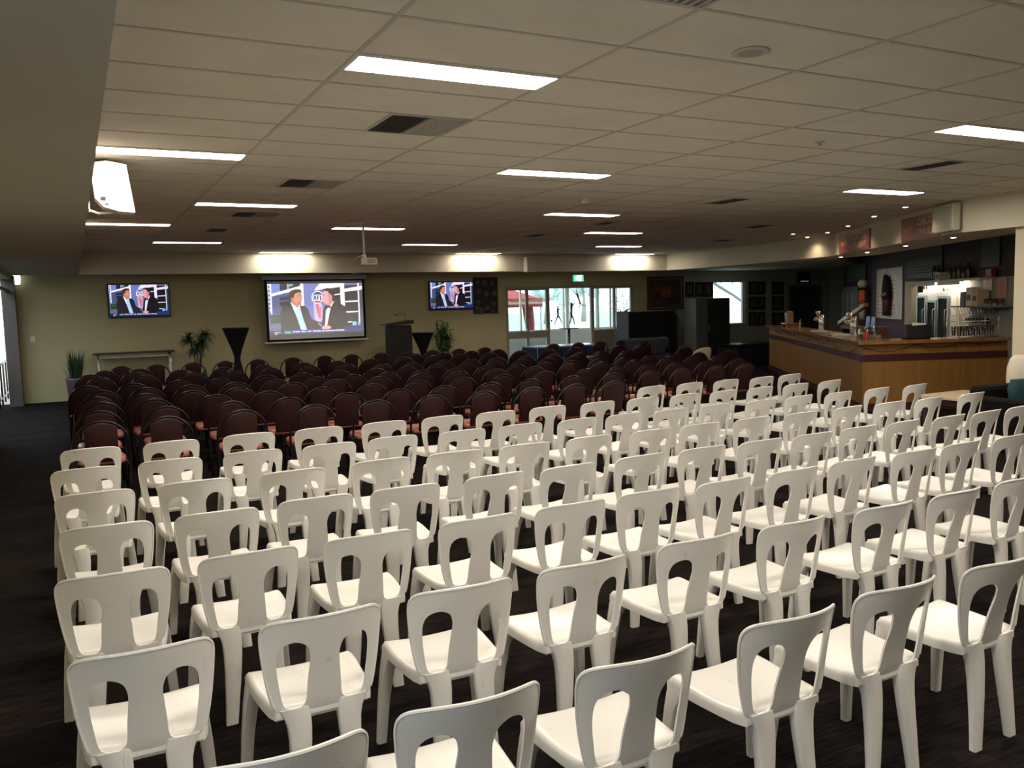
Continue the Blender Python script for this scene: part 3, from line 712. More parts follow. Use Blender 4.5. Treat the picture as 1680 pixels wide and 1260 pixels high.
t = thing('wall_sign', 'small white label card below the ring painting', 'card', (8.55, YB-0.002, 1.54))
MB().box(-.09,.09,-.006,0,-.06,.06).build('card', mat('label_card', (0.55,0.5,0.38,1)), t)
MB().box(-.06,.06,-.0068,-.006,-.02,-.01).box(-.06,.04,-.0068,-.006,.015,.025).build('print_lines', mat('label_ink', (0.3,0.27,0.2,1)), t)
t = thing('mounted_speaker', 'white box speaker fixed on the bulkhead before the entrance', 'speaker', (9.33, 15.998, 2.86))
MB().rbox(-.135,.135,-.20,-.02,-.195,.195,.02).build('cabinet', M_WHITE, t); MB().box(-.11,.11,-.204,-.2,-.17,.17).build('grille', mat('white_mesh', (0.6,0.58,0.52,1), rough=0.8), t); MB().box(-.03,.03,-.02,0,-.06,.06).build('mount', M_BLACK, t)
# exit sign
t = thing('exit_sign', 'lit green and white running man exit sign above the entrance', 'exit sign', (11.01, 16.2, 2.50))
MB().rbox(-.17,.17,-.03,.03,-.095,.095,.008).build('housing', M_WHITE, t); MB().cyl((-.1,0,.09),(-.1,0,BZ-2.5+.03),.008,n=8).cyl((.1,0,.09),(.1,0,BZ-2.5+.03),.008,n=8).build('ceiling_mount', M_WHITE, t)
MB().box(-.16,.16,-.032,-.030,-.085,.085).build('green_panel', glow('exit_green', (0.03, 0.62, 0.36, 1), 1.6), t)
m = MB(); m.prism([(-.02,-.075),(.09,-.075),(.09,.078),(-.02,.078)], -.0335, -.032, 0)
m.build('white_doorway', glow('exit_white', (0.85, 1.0, 0.92, 1), 2.2), t)
m = MB(); m.disc((-.045,.052), .017, -.0345, 12); m.prism([(-.07,.03),(-.03,.032),(.0,.01),(-.008,.002),(-.03,.016),(-.035,-.012),(-.005,-.03),(-.012,-.068),(-.024,-.068),(-.022,-.036),(-.05,-.022),(-.075,-.055),(-.09,-.05),(-.066,-.012),(-.06,.014),(-.08,.008),(-.085,-.004),(-.095,0),(-.088,.02)], -.036, -.0345)
m.build('running_figure', glow('exit_figure', (0.85, 1.0, 0.92, 1), 2.0), t, fix=False)
# wall light by the stair post
t = thing('wall_lamp', 'small lit wall light above the brown stair post', 'wall light', (-2.36, YB-0.003, 2.62))
MB().box(-.04,.04,-.03,0,-.10,.10).build('back_plate', M_STEEL, t)
MB().lathe([(.03,-.10),(.06,-.09),(.07,0),(.065,.10)], (0,-.09,0), 14).build('shade', glow('lamp_shade_glow', (0.85, 1.0, 0.95, 1), 1.6), t)

# ------------------------------------------------------------------ furniture along the stage wall
def leaf(mb, base, d, L, wd, droop, up, n=6, m=0):
    d = Vector(d).normalized(); side = d.cross(Vector((0,0,1)))
    if side.length < 1e-3: side = Vector((1,0,0))
    side.normalize(); prev = None; vs = []; p = Vector(base); v = (d*(1-up)+Vector((0,0,up))).normalized()
    for i in range(n+1):
        t = i/n; wv = wd*(0.35+1.3*math.sin(math.pi*min(1, 0.15+t*0.85)))*(1-t*0.9)*0.7 + 0.0006
        vs += [tuple(p-side*wv), tuple(p+Vector((0,0,wv*0.25))), tuple(p+side*wv)]
        v = (v + Vector((0,0,-droop/n))).normalized(); p = p + v*(L/n)
    fs = []
    for i in range(n):
        for j in range(2): fs.append((i*3+j, i*3+j+1, (i+1)*3+j+1, (i+1)*3+j))
    mb.add(vs, fs, m, True)
t = thing('potted_snake_plant', 'snake plant with upright blades in a mauve pot beside the aisle', 'plant', (-1.40, 15.95, 0))
MB().lathe([(.13,0),(.15,.02),(.19,.52),(.20,.56),(.18,.56),(.17,.5),(.02,.5)], n=22).build('pot', mat('mauve_pot', (0.16, 0.075, 0.10, 1), rough=0.35), t)
MB().lathe([(.165,.5),(.16,.515),(.001,.52)], n=18, cap=False).build('soil', mat('soil', (0.02, 0.015, 0.01, 1)), t)
f = MB(); rnd = random.Random(5)
for k in range(30):
    a = rnd.uniform(0, 6.283); r_ = rnd.uniform(.0, .14)
    leaf(f, (r_*math.cos(a), r_*math.sin(a), .5), (math.cos(a), math.sin(a), 0), rnd.uniform(.40, .70), .050, rnd.uniform(-.25, .15), rnd.uniform(.70, .95))
f.build('blades', M_LEAF, t, fix=False)
t = thing('potted_dragon_tree', 'leggy dragon tree with drooping strap leaves below the television', 'plant', (1.0, 15.82, 0))
MB().lathe([(.17,0),(.19,.02),(.24,.38),(.25,.42),(.22,.42),(.21,.36),(.02,.36)], n=20).build('pot', M_BLACK, t)
st = MB(); f = MB(); rnd = random.Random(9)
for hx, hy_, hz in ((-.17,.02,1.30),(.07,-.03,1.2),(.17,.05,1.36),(-.03,-.06,1.08)):
    st.tube([(0,0,.36),(hx*.4,hy_*.5,.36+(hz-.36)*.5),(hx,hy_,hz)], .014, 7)
    for k in range(75):
        a = rnd.uniform(0, 6.283); leaf(f, (hx, hy_, hz-rnd.uniform(0,.12)), (math.cos(a), math.sin(a), 0), rnd.uniform(.24, .37), .017, rnd.uniform(1.2, 2.8), rnd.uniform(.2, .85))
for k in range(60):
    a = rnd.uniform(0, 6.283); leaf(f, (rnd.uniform(-.1,.1), rnd.uniform(-.08,.08), .42), (math.cos(a), math.sin(a), 0), rnd.uniform(.22, .34), .018, rnd.uniform(.6, 1.5), rnd.uniform(.4, .85))
st.build('stems', mat('stem_brown', (0.07,0.05,0.03,1)), t); f.build('leaves', M_LEAF, t, fix=False)
def bamboo(name, label, loc, H, W_, n, m, seed, pot=True):
    t = thing(name, label, 'plant', loc)
    if pot: MB().lathe([(.16,0),(.18,.02),(.22,.40),(.23,.44),(.20,.44),(.19,.38),(.02,.38)], n=20).build('pot', M_BLACK, t)
    st = MB(); f = MB(); rnd = random.Random(seed)
    for k in range(16):
        a = rnd.uniform(0, 6.283); r_ = rnd.uniform(.05, W_*.85); hz = H*rnd.uniform(.72, .98)
        tip = (r_*math.cos(a), r_*math.sin(a), hz); st.tube([(r_*.2*math.cos(a), r_*.2*math.sin(a), .38), (r_*.6*math.cos(a), r_*.6*math.sin(a), hz*.65), tip], .007, 6)
        for q in range(n):
            u = rnd.uniform(.35, 1.0); p = (r_*u*math.cos(a), r_*u*math.sin(a), .38+(hz-.38)*u); b_ = rnd.uniform(0, 6.283)
            leaf(f, p, (math.cos(b_), math.sin(b_), 0), rnd.uniform(.16, .30), .024, rnd.uniform(.5, 1.8), rnd.uniform(.0, .7), 4)
    st.build('stems', mat('stem_green', (0.06,0.08,0.03,1)), t); f.build('leaves', m, t, fix=False)
    return t
bamboo('potted_bamboo', 'bushy green bamboo plant in a black pot beside the lectern', (7.02, 16.35, 0), 1.5, .36, 34, M_LEAF2, 4)
bamboo('potted_ficus', 'dark leafy pot plant between the red picture and the grey locker', (14.45, 16.6, 0), 1.75, .20, 40, M_LEAF, 6)
t = thing('folding_table', 'narrow dark-topped table with pale legs under the television', 'table', (-0.23, 16.62, 0))
MB().rbox(-.82,.82,-.22,.22,.985,1.02,.006).build('tabletop', mat('table_dark_top', (0.03,0.028,0.026,1), rough=0.35), t)
for s in (-.72, .72):
    for q in (-.17, .17): MB().cyl((s,q,0),(s,q,.985),.018,n=8).build('leg', M_STEEL, t)
MB().box(-.70,.70,-.01,.01,.90,.93).build('rail', M_STEEL, t)
def cocktail_table(x, y, h, r_, label):
    t = thing('cocktail_table', label, 'cocktail table', (x, y, 0))
    MB().lathe([(r_,h-.02),(r_+.005,h-.01),(r_,h)], n=28).build('tabletop', M_BLACK, t)
    MB().lathe([(r_*.95,.02),(r_*.78,.16),(r_*.42,h*.33),(r_*.23,h*.50),(r_*.22,h*.55),(r_*.36,h*.66),(r_*.70,h*.84),(r_,h-.015)], n=28, cap=False).build('stretch_cover', M_BLACKM, t)
    for k in range(4):
        a = math.pi/4+k*math.pi/2; MB().box(-.03,.03,-.02,.02,0,.03).build('foot', M_BLACK, t).location = (r_*.9*math.cos(a), r_*.9*math.sin(a), 0)
    return t
cocktail_table(1.81, 15.75, 1.49, .29, 'black hourglass cocktail table standing before the projection screen edge')
cocktail_table(6.22, 15.75, 1.21, .28, 'shorter black hourglass cocktail table between lectern and bamboo')
t = thing('lectern', 'black lectern with a sloping top and gooseneck microphone', 'lectern', (5.56, 15.7, 0))
MB().box(-.30,.30,-.22,.22,0,.05).build('base', M_BLACK, t)
MB().rbox(-.26,.30,-.18,.18,.05,1.40,.01).build('column', mat('lectern_black', (0.007,0.007,0.007,1), rough=0.55), t)
MB().prism([(0,0)]*0 or [(-.38,1.40),(.33,1.44),(.33,1.52),(-.36,1.44)], -.25, .25).build('sloping_top', M_BLACK, t)
MB().tube(catmull([(.24,.1,1.50),(.25,.1,1.60),(.20,.1,1.665),(.08,.1,1.67),(0.02,.1,1.655)], 5), .006, 6).build('gooseneck', M_BLACK, t)
MB().sphere((0.0,.1,1.65), .022).build('microphone', M_BLACKM, t)

# speaker on the face of the dropped soffit
t = thing('mounted_speaker', 'bright white speaker bracketed to the dropped soffit by the aisle', 'speaker', (SXL+0.012, 4.25, 0))
SPY = [(0,3.09),(.12,3.115),(.27,3.09),(.315,2.70),(.20,2.705),(.08,2.74),(.02,2.81)]
MB().prism([(x_+.03, z_) for x_, z_ in SPY], -.11, .11).build('cabinet', mat('speaker_white', (0.86,0.85,0.82,1), rough=0.4), t)
MB().box(.09,.13,-.1125,-.11,2.79,2.82).box(.12,.15,-.1125,-.11,2.755,2.77).build('socket_panel', M_BLACK, t)
MB().box(0,.008,-.06,.06,2.70,3.10).tube([(0.004,0,2.72),(.07,0,2.695),(.18,0,2.705)], .012, 8).build('mount_bracket', M_WHITE, t)

# ------------------------------------------------------------------ entrance doors and porch
fr_ = MB(); y0, y1 = YB+0.02, YB+0.10
fr_.box(DOORX0, DOORX1, y0, y1, 2.25, DOORZ)
for a, b in ((DOORX0, 9.21), (10.50, 10.56), (11.95, 12.05), (12.745, 12.80), (13.36, DOORX1)): fr_.box(a, b, y0, y1, 0, 2.25)
d = struct('door_1', fr_, M_WFRAME, 'wide painted entrance frame with doors and side windows', 'entrance')
def leafdoor(x0, x1, nm):
    m_ = MB()
    m_.box(x0, x0+.045, y0, y1-.02, .02, 2.25).box(x1-.045, x1, y0, y1-.02, .02, 2.25).box(x0+.045, x1-.045, y0, y1-.02, 2.21, 2.25).box(x0+.045, x1-.045, y0, y1-.02, .88, 1.07).box(x0+.045, x1-.045, y0, y1-.02, .02, .14)
    l_ = m_.build('door_leaf', M_WFRAME, d)
    MB().box(x0+.04, x1-.04, y0+.025, y0+.031, 1.06, 2.22).box(x0+.04, x1-.04, y0+.025, y0+.031, .13, .89).build('pane', M_GLASS, l_)
    MB().box(x1-.035, x1-.012, y0-.03, y0, .95, 1.15).build('handle', M_STEEL, l_)
leafdoor(9.21, 9.85, 'a'); leafdoor(9.85, 10.50, 'b')
s_ = MB()
s_.box(12.05, 12.745, y0, y1, 0, 1.02).box(12.80, 13.36, y0, y1, 0, 1.02)
s_.build('lower_panel', mat('khaki_panel', (0.16, 0.15, 0.11, 1), rough=0.6), d)
s_ = MB()
for a, b in ((12.05, 12.745), (12.80, 13.36)): s_.box(a, b, y0, y1, 2.22, 2.25).box(a, b, y0, y1, 1.02, 1.05)
s_.box(12.20, 12.225, y0, y1-.03, 1.05, 2.22).box(12.62, 12.65, y0, y1-.03, 1.05, 2.22)
s_.build('sash', M_ALU, d); MB().box(12.05, 13.36, y0+.03, y0+.036, 1.03, 2.24).build('pane', M_GLASS, d)
# porch
PY = 20.0
struct('trim_8', MB().box(8.2, 17.0, YB+0.15, PY+0.25, -0.12, -0.002), mat('porch_floor', (0.20, 0.23, 0.28, 1), rough=0.35), 'pale porch floor beyond the entrance', 'floor')
struct('wall_porch', MB().box(8.2, 17.0, PY, PY+.12, 0, .94).box(8.2, 17.0, PY, PY+.12, 2.42, 2.75), mat('porch_render', (0.60, 0.57, 0.53, 1), rough=0.7), 'low pale wall under the porch windows', 'wall')
wf = MB()
for x in (9.2, 10.3, 11.25, 12.28, 12.84, 13.02, 13.98, 14.12, 14.9, 15.9): wf.box(x-.025, x+.025, PY+.02, PY+.09, .94, 2.42)
wf.box(8.2, 17.0, PY+.02, PY+.09, .94, .99).box(8.2, 17.0, PY+.02, PY+.09, 2.37, 2.42)
wn = struct('window_1', wf, M_ALU, 'white framed porch windows facing the oval', 'window')
MB().box(8.2, 17.0, PY+.05, PY+.056, .97, 2.40).build('pane', M_GLASS, wn)
mb = MB()
for px in (11.22, 12.92): mb.cyl((px, 19.2, 0), (px, 19.2, 2.5), .055, n=12)
struct('trim_9', MB().cyl((12.45, 19.2, 0), (12.45, 19.2, 2.55), .05, n=12), M_ALU, 'slim white post in the porch', 'post')
struct('trim_10', MB().box(8.2, 17.0, YB+.15, PY+.25, 2.55, 2.7), M_WHITE, 'porch roof lining', 'roof')
# footballer silhouettes stuck on the porch glass
M_STICK = mat('dark_sticker', (0.02, 0.022, 0.03, 1), rough=0.6)
def sticker(label, x, z, polys, sc):
    m_ = MB()
    for p in polys:
        if p[0] == 'o': m_.disc((p[1]*sc, p[2]*sc), p[3]*sc, 0, 12)
        else:
            pts = p; 
            for (a, b, r0, r1) in pts:
                A_, B_ = Vector((a[0]*sc, a[1]*sc)), Vector((b[0]*sc, b[1]*sc)); nn = (B_-A_).normalized(); nn = Vector((-nn.y, nn.x))
                q = [A_+nn*r0*sc, A_-nn*r0*sc, B_-nn*r1*sc, B_+nn*r1*sc]
                m_.prism([(v_.x, v_.y) for v_ in q], -.0006, .0006)
                m_.disc((a[0]*sc, a[1]*sc), r0*sc, -.0006, 10); m_.disc((b[0]*sc, b[1]*sc), r1*sc, -.0006, 10)
    o = m_.build('window_sticker', M_STICK, None, (x, PY+.046, z), fix=False)
    return tag(o, label, 'sticker', 'dark footballer stickers on the porch glass')
def man(head, neck, hip, lh, lel, rh, rel, lk, lf, rk, rf):
    return [('o', head[0], head[1], .055), [(neck, hip, .062, .048), (neck, lel, .028, .020), (lel, lh, .020, .014), (neck, rel, .028, .020), (rel, rh, .020, .014), (hip, lk, .042, .028), (lk, lf, .026, .016), (hip, rk, .042, .028), (rk, rf, .026, .016)]]
sticker('dark kicking footballer sticker with a ball, on the porch glass', 12.56, 1.13, man((.10,.93),(.10,.82),(.10,.48),(.38,.85),(.24,.80),(-.05,.55),(0,.66),(0,.28),(-.14,.02),(.24,.28),(.34,.06)) + [('o', -.30, .22, .05)], .62)
sticker('dark footballer sticker reaching up with both arms, centre of porch glass', 13.12, 1.09, man((.02,.85),(.02,.76),(0,.44),(.16,1.0),(.10,.88),(.20,.94),(.14,.82),(-.02,.22),(-.10,.0),(.10,.26),(.16,.04)), .82)
sticker('dark footballer sticker leaping highest on the porch glass', 13.42, 1.60, man((-.08,.82),(-.05,.72),(.06,.42),(-.36,1.0),(-.24,.86),(-.14,1.06),(-.12,.88),(.18,.24),(.42,.20),(.06,.18),(-.08,.02)), .62)
sticker('dark footballer sticker behind the red marquee drape', 10.55, 1.13, man((.0,.95),(.0,.84),(.02,.48),(-.30,.62),(-.16,.74),(.2,.6),(.14,.72),(.0,.26),(-.06,.0),(.10,.26),(.12,.02)), .95)
# palm by the side window
t = thing('potted_palm', 'tall palm in the porch seen through the right entrance window', 'plant', (13.95, 18.25, 0))
MB().lathe([(.15,0),(.19,.35),(.2,.4),(.17,.4),(.02,.36)], n=18).build('pot', M_BLACK, t)
st = MB(); f = MB(); rnd = random.Random(12)
for k in range(11):
    a = rnd.uniform(0, 6.283); L = rnd.uniform(.9, 1.75); tip = (.30*math.cos(a), .30*math.sin(a), .36+L)
    path = catmull([(0,0,.36),(.08*math.cos(a),.08*math.sin(a),.36+L*.55),tip,(tip[0]*1.7, tip[1]*1.7, tip[2]-.06)], 4); st.tube(path, .007, 5)
    for q in range(len(path)//2, len(path)):
        for s in (-1, 1): leaf(f, path[q], (math.cos(a+s*1.0), math.sin(a+s*1.0), 0), .22, .013, .9, .25, 4)
for ang in (0.3, 2.2):
    leaf(f, (.0, 0, 1.45), (math.cos(ang), math.sin(ang)*.3, 0), .55, .10, 1.3, .55, 8)
st.build('stems', mat('stem_green', (0.06,0.08,0.03,1)), t); f.build('fronds', M_LEAF, t, fix=False)
t = thing('bar_table', 'tall round porch table with a dark post inside the doorway', 'table', (12.15, 18.6, 0))
MB().lathe([(.30,1.03),(.305,1.045),(.30,1.06)], n=24).build('tabletop', M_BLACK, t); MB().cyl((0,0,.03),(0,0,1.03),.04,n=12).build('post', M_BLACK, t); MB().lathe([(.24,0),(.24,.02),(.05,.04)], n=20).build('base', M_BLACK, t)
# outside: oval, marquee, trees
struct('trim_11', MB().box(-30, 90, PY+.25, 140, -0.5, -0.15), mat('oval_grass', (0.40, 0.47, 0.36, 1), rough=0.9, noise=0.2, nscale=0.3), 'grass oval beyond the porch', 'lawn')
M_RED = mat('marquee_red', (0.42, 0.03, 0.035, 1), rough=0.6); M_REDW = mat('marquee_white', (0.75, 0.72, 0.7, 1), rough=0.6)
t = thing('marquee', 'red marquee with a pale valance stripe outside the left doors', 'marquee', (10.75, 22.6, -.38))
m_ = MB(); a = 1.75
m_.add([(-a,-a,2.35),(a,-a,2.35),(a,a,2.35),(-a,a,2.35),(-.25,0,3.25)], [(0,1,4),(1,2,4),(2,3,4),(3,0,4)]); m_.build('canopy', M_RED, t)
m_ = MB()
for q in ((-a,a,-a-.01,-a+.01),(-a,a,a-.01,a+.01),(-a-.01,-a+.01,-a,a),(a-.01,a+.01,-a,a)): m_.box(q[0],q[1],q[2],q[3],2.10,2.39)
m_.build('valance', M_RED, t)
MB().box(-a,a,-a-.016,-a-.011,2.20,2.27).build('pale_stripe', mat('valance_lettering', (0.62,0.5,0.4,1)), t)
for s in (-1, 1):
    for q in (-1, 1): MB().cyl((s*(a-.04),q*(a-.04),0),(s*(a-.04),q*(a-.04),2.3),.025,n=8).build('leg', M_ALU, t)
m_ = MB(); pth = [(1.30,2.3,.20),(1.35,1.9,.20),(1.40,1.5,.17),(1.42,1.2,.12),(1.40,.9,.34),(1.42,.5,.42),(1.44,.1,.40)]
m_.loft([[(cx+r_*math.cos(k*.5236), -a+.25+.12*math.sin(k*.5236), z) for k in range(12)] for cx, z, r_ in pth], 0, True, True); m_.build('tied_curtain', M_RED, t)
MB().box(1.15,1.65,-a+.1,-a+.11,1.16,1.25).build('curtain_tie', M_REDW, t)
def far_tree(x, y, h, r_, label, seed):
    t = thing('oval_tree', label, 'tree', (x, y, -.15)); rnd = random.Random(seed)
    MB().tube([(0,0,0),(.1,0,h*.35),(0,0,h*.7)], [.28,.2,.08], 8).build('trunk', mat('bark', (0.30,0.28,0.26,1), rough=0.9), t)
    f = MB()
    for k in range(26):
        a1, b1_ = rnd.uniform(0, 6.283), rnd.uniform(-1, 1); q = rnd.uniform(.3, 1); c_ = (r_*q*math.cos(a1), r_*q*math.sin(a1), h*.72+r_*.5*q*b1_)
        rr = r_*rnd.uniform(.22, .42); n_ = 10; rings = []
        for i in range(1, 8):
            th = math.pi*i/8; rings.append([(c_[0]+rr*rnd.uniform(.75,1.15)*math.sin(th)*math.cos(6.283*m/n_), c_[1]+rr*rnd.uniform(.75,1.15)*math.sin(th)*math.sin(6.283*m/n_), c_[2]-rr*math.cos(th)) for m in range(n_)])
        f.loft(rings, 0, True, True)
    f.build('foliage', mat('hazed_far_leaf', (0.55, 0.62, 0.66, 1), rough=0.8, noise=0.3), t, fix=False)  # distance haze and overexposure put into the pale leaf colour
    return t
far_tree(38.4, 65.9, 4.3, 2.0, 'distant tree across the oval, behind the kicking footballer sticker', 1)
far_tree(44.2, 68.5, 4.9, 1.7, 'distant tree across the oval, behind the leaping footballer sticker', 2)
# window on the certificate wall
wf = MB(); y0, y1 = YB+.03, YB+.10
for a, b, c, e in ((WX0, WX0+.03, WZ0, WZ1), (WX1-.10, WX1, WZ0, WZ1), (WX0+.03, WX1-.10, WZ0, WZ0+.03), (WX0+.03, WX1-.10, WZ1-.03, WZ1)): wf.box(a, b, y0, y1, c, e)
wn = struct('window_2', wf, M_ALU, 'small bright window looking out at a gum tree branch', 'window')
MB().box(WX0+.02, WX1-.09, y0+.03, y0+.036, WZ0+.02, WZ1-.02).build('pane', M_GLASS, wn)
MB().box(WX0-.03, WX1+.03, YB-.04, YB, WZ0-.05, WZ0).build('window_sill', M_WFRAME, wn)
t = thing('gum_tree', 'gum tree branch with drooping leaves outside the small window', 'tree', (21.0, 22.0, -.15))
MB().tube(catmull([(1.8,0,0),(1.6,0,1.5),(1.0,0,2.0),(0.3,0,2.35),(-.4,0,2.75),(-1.0,0,3.4)], 5), [.16]*6+[.10]*6+[.06]*14 if False else .06, 8).build('trunk', mat('grey_bark', (0.16,0.15,0.14,1), rough=0.9), t)
f = MB(); rnd = random.Random(21)
for k in range(150):
    u = rnd.uniform(0, 1); p = (-1.0+2.6*u+rnd.uniform(-.3,.3), rnd.uniform(-.4,.4), 2.62-.35*u*rnd.uniform(.2,1)+rnd.uniform(-.22,.30))
    a = rnd.uniform(0, 6.283); leaf(f, p, (math.cos(a), math.sin(a), 0), rnd.uniform(.14,.24), .02, 1.8, .1, 4)
f.build('leaves', mat('gum_leaf', (0.10,0.14,0.09,1), rough=0.6, noise=0.4), t, fix=False)

# ------------------------------------------------------------------ certificate wall
M_CERTF = mat('certificate_frame_black', (0.02,0.016,0.013,1), rough=0.4); M_CERTP = mat('certificate_print', (0.11,0.10,0.085,1), rough=0.6, noise=0.35, nscale=7)
CERTS = [(15.37,15.70,1.91,2.37,'dark certificate left of two paler ones above the locker'),(15.75,16.09,1.91,2.36,'certificate in the middle of the three above the locker'),(16.12,16.44,1.90,2.36,'certificate touching the small window, above the locker'),
 (17.94,18.27,1.94,2.36,'certificate right of the window, top row, nearer the window'),(18.31,18.64,1.93,2.35,'certificate right of the window, top row, further from the window'),
 (17.94,18.27,1.45,1.87,'certificate right of the window, middle row, nearer the window'),(18.31,18.64,1.44,1.86,'certificate right of the window, middle row, further from the window'),
 (17.94,18.27,0.94,1.38,'certificate right of the window, bottom row, nearer the window'),(18.31,18.64,0.92,1.37,'certificate right of the window, bottom row, further from the window'),
 (18.94,19.45,1.92,2.34,'wide certificate at the top of the column beside the dark door'),(18.94,19.45,1.40,1.87,'wide certificate midway down the column beside the dark door'),(18.94,19.45,0.90,1.33,'wide certificate at the foot of the column beside the dark door')]
def certificate(x0, x1, z0, z1, label):
    t = thing('certificate_frame', label, 'framed certificate', ((x0+x1)/2, YB-.003, (z0+z1)/2), 0, 'framed certificates on the dim wall')
    w_, h_ = (x1-x0)/2, (z1-z0)/2; f = MB()
    for a in ((-w_,-w_+.03,-h_,h_),(w_-.03,w_,-h_,h_),(-w_+.03,w_-.03,-h_,-h_+.03),(-w_+.03,w_-.03,h_-.03,h_)): f.box(a[0],a[1],-.025,0,a[2],a[3])
    f.build('frame', M_CERTF, t)
    MB().box(-w_+.03,w_-.03,-.016,-.002,-h_+.03,h_-.03).build('mat_board', mat('certificate_mat', (0.035,0.03,0.025,1)), t)
    MB().box(-w_*.55,w_*.55,-.018,-.016,-h_*.6,h_*.62).build('print', M_CERTP, t)
    return t
for c in CERTS: certificate(*c)
t = thing('scoreboard_sign', 'small dark electronic sign high above the dark door', 'sign', (20.34, YB-.003, 2.455))
MB().box(-.29,.29,-.06,0,-.19,.19).build('housing', M_BLACK, t); MB().box(-.18,.18,-.063,-.06,-.13,-.105).build('lit_line', glow('pale_readout', (0.5,0.5,0.5,1), 0.35), t)
dr = struct('door_2', MB().box(19.65,19.73,YB-.03,YB,0,2.22).box(21.14,21.22,YB-.03,YB,0,2.22).box(19.73,21.14,YB-.03,YB,2.15,2.22), mat('dim_door_frame', (0.20,0.19,0.15,1)), 'dark door on the certificate wall beside the bar', 'door')
MB().box(19.73,21.14,YB-.015,YB-.002,0,2.15).build('door_leaf', mat('grey_door', (0.055,0.058,0.055,1), rough=0.5), dr)
t = thing('locker_cabinet', 'tall dark grey locker standing before the small window', 'cabinet', (15.55, 16.2, 0))
MB().rbox(-.66,.64,-.28,.28,0,1.86,.01).build('body', mat('locker_grey', (0.11,0.11,0.105,1), rough=0.5), t)
MB().box(-.22,.63,-.285,-.281,.05,1.83).build('door', mat('locker_dark_door', (0.022,0.022,0.024,1), rough=0.45), t)
MB().box(-.17,-.15,-.30,-.286,.9,1.05).build('handle', M_STEEL, t)
t = thing('black_cabinet', 'large black upright cabinet before the red picture', 'cabinet', (13.0, 15.75, 0))
MB().rbox(-.85,.75,-.30,.30,0,1.55,.015).build('body', mat('cabinet_black', (0.008,0.008,0.008,1), rough=0.6), t)
MB().box(-.82,.72,-.304,-.301,.08,1.5).build('front_panel', M_BLACKM, t)
MB().box(.75,.90,-.22,.26,0,1.42).build('side_ledge', M_BLACK, t)
t = thing('grey_couch', 'low grey-blue couch in front of the black cabinet', 'couch', (11.95, 14.75, 0))
m_c = mat('couch_grey', (0.035,0.045,0.055,1), rough=0.9, noise=0.1)
MB().rbox(-.75,.75,-.38,.38,.08,.44,.04).build('seat', m_c, t); MB().rbox(-.75,.75,-.40,-.20,.40,.86,.05).build('backrest', m_c, t)
for s in (-1, 1): MB().rbox(s*.66-.10,s*.66+.10,-.40,.38,.10,.62,.04).build('armrest', m_c, t)
for sx in (-.65, .65):
    for sy in (-.30, .30): MB().cyl((sx,sy,0),(sx,sy,.09),.025,n=8).build('leg', M_BLACK, t)
t = thing('trestle_table', 'blue-clothed trestle table with a top coloured as daylit before the open doorway', 'table', (10.02, 15.45, 0))
MB().rbox(-.98,.98,-.40,.40,.70,.735,.006).build('tabletop', mat('daylit_table_top', (0.28,0.34,0.45,1), rough=0.22), t)  # daylight falling on the cloth put into this paler top colour
MB().box(-.97,.97,-.41,-.402,.12,.70).box(-.99,-.982,-.40,.40,.12,.70).box(.982,.99,-.40,.40,.12,.70).build('skirt_cloth', mat('navy_cloth', (0.010,0.022,0.060,1), rough=0.9), t)
for sx in (-.85, .85):
    for sy in (-.3, .3): MB().cyl((sx,sy,0),(sx,sy,.70),.02,n=8).build('leg', M_STEEL, t)
t = thing('low_bench', 'long low black bench with a glossy top below the small window', 'bench', (15.75, 14.3, 0))
MB().box(-1.1,1.25,-.42,.42,.05,.52).build('body', M_BLACK, t); MB().rbox(-1.15,1.3,-.46,.46,.52,.58,.01).build('top', M_BLACKG, t)
for sx in (-.95, 1.1): MB().box(sx-.05,sx+.05,-.3,.3,0,.05).build('foot', M_BLACK, t)
t = thing('tub_chair', 'cream tub chair among the furthest burgundy chairs', 'chair', (11.15, 11.25, 0))
m_t = mat('tub_cream', (0.55,0.48,0.36,1), rough=0.5)
sec = []
for z, r_ in ((.40,.17),(.46,.21),(.60,.23),(.74,.235),(.77,.22)): sec.append([(r_*math.cos(R(170+k*20)), r_*.9*math.sin(R(170+k*20)), z-max(0, z-.55)*.75*abs((k-5)/5)**2.5) for k in range(11)])
sec2 = [[(x_*.9, y_*.9, z_) for x_, y_, z_ in q] for q in sec]
m_ = MB(); m_.loft(sec, 0, False, True, False); m_.loft(sec2, 0, False, True, False); m_.loft([sec[-1], sec2[-1]], 0, False, True, False); m_.build('backrest', m_t, t)
MB().lathe([(.15,.38),(.20,.40),(.20,.44),(.02,.45)], n=18).build('seat', m_t, t); MB().cyl((0,0,.03),(0,0,.38),.025,n=10).build('post', M_CHROME, t); MB().lathe([(.20,0),(.20,.015),(.03,.04)], n=18).build('base', M_CHROME, t)

# ------------------------------------------------------------------ stair opening on the left
t = thing('stair_railing', 'dark maroon stair railing with a timber cap in the left doorway', 'railing', (-2.80, 15.0, 0))
MB().box(-.05,.05,-3.9,5.5,.86,.91).build('handrail', mat('rail_timber', (0.08,0.07,0.06,1), rough=0.4), t)
for k in range(12): MB().cyl((0,-3.6+k*.8,0),(0,-3.6+k*.8,.87),.02,n=8).build('baluster', mat('rail_maroon', (0.05,0.012,0.016,1), rough=0.4), t)
MB().box(-.02,.02,-3.8,5.4,.14,.18).build('bottom_rail', MATS['rail_maroon'], t)
struct('trim_12', MB().box(-4.5, XL, YB+.15, 24, -.12, -.001).box(-4.5,-4.05,8,YB+.15,-.12,-.001), M_WFRAME, 'pale landing floor outside the stair opening', 'floor')
struct('wall_stair', MB().box(-4.6, -4.5, 6, 24, -.1, 2.9), mat('stair_render', (0.11,0.125,0.12,1), rough=0.8), 'pale stairwell wall seen through the left opening', 'wall')
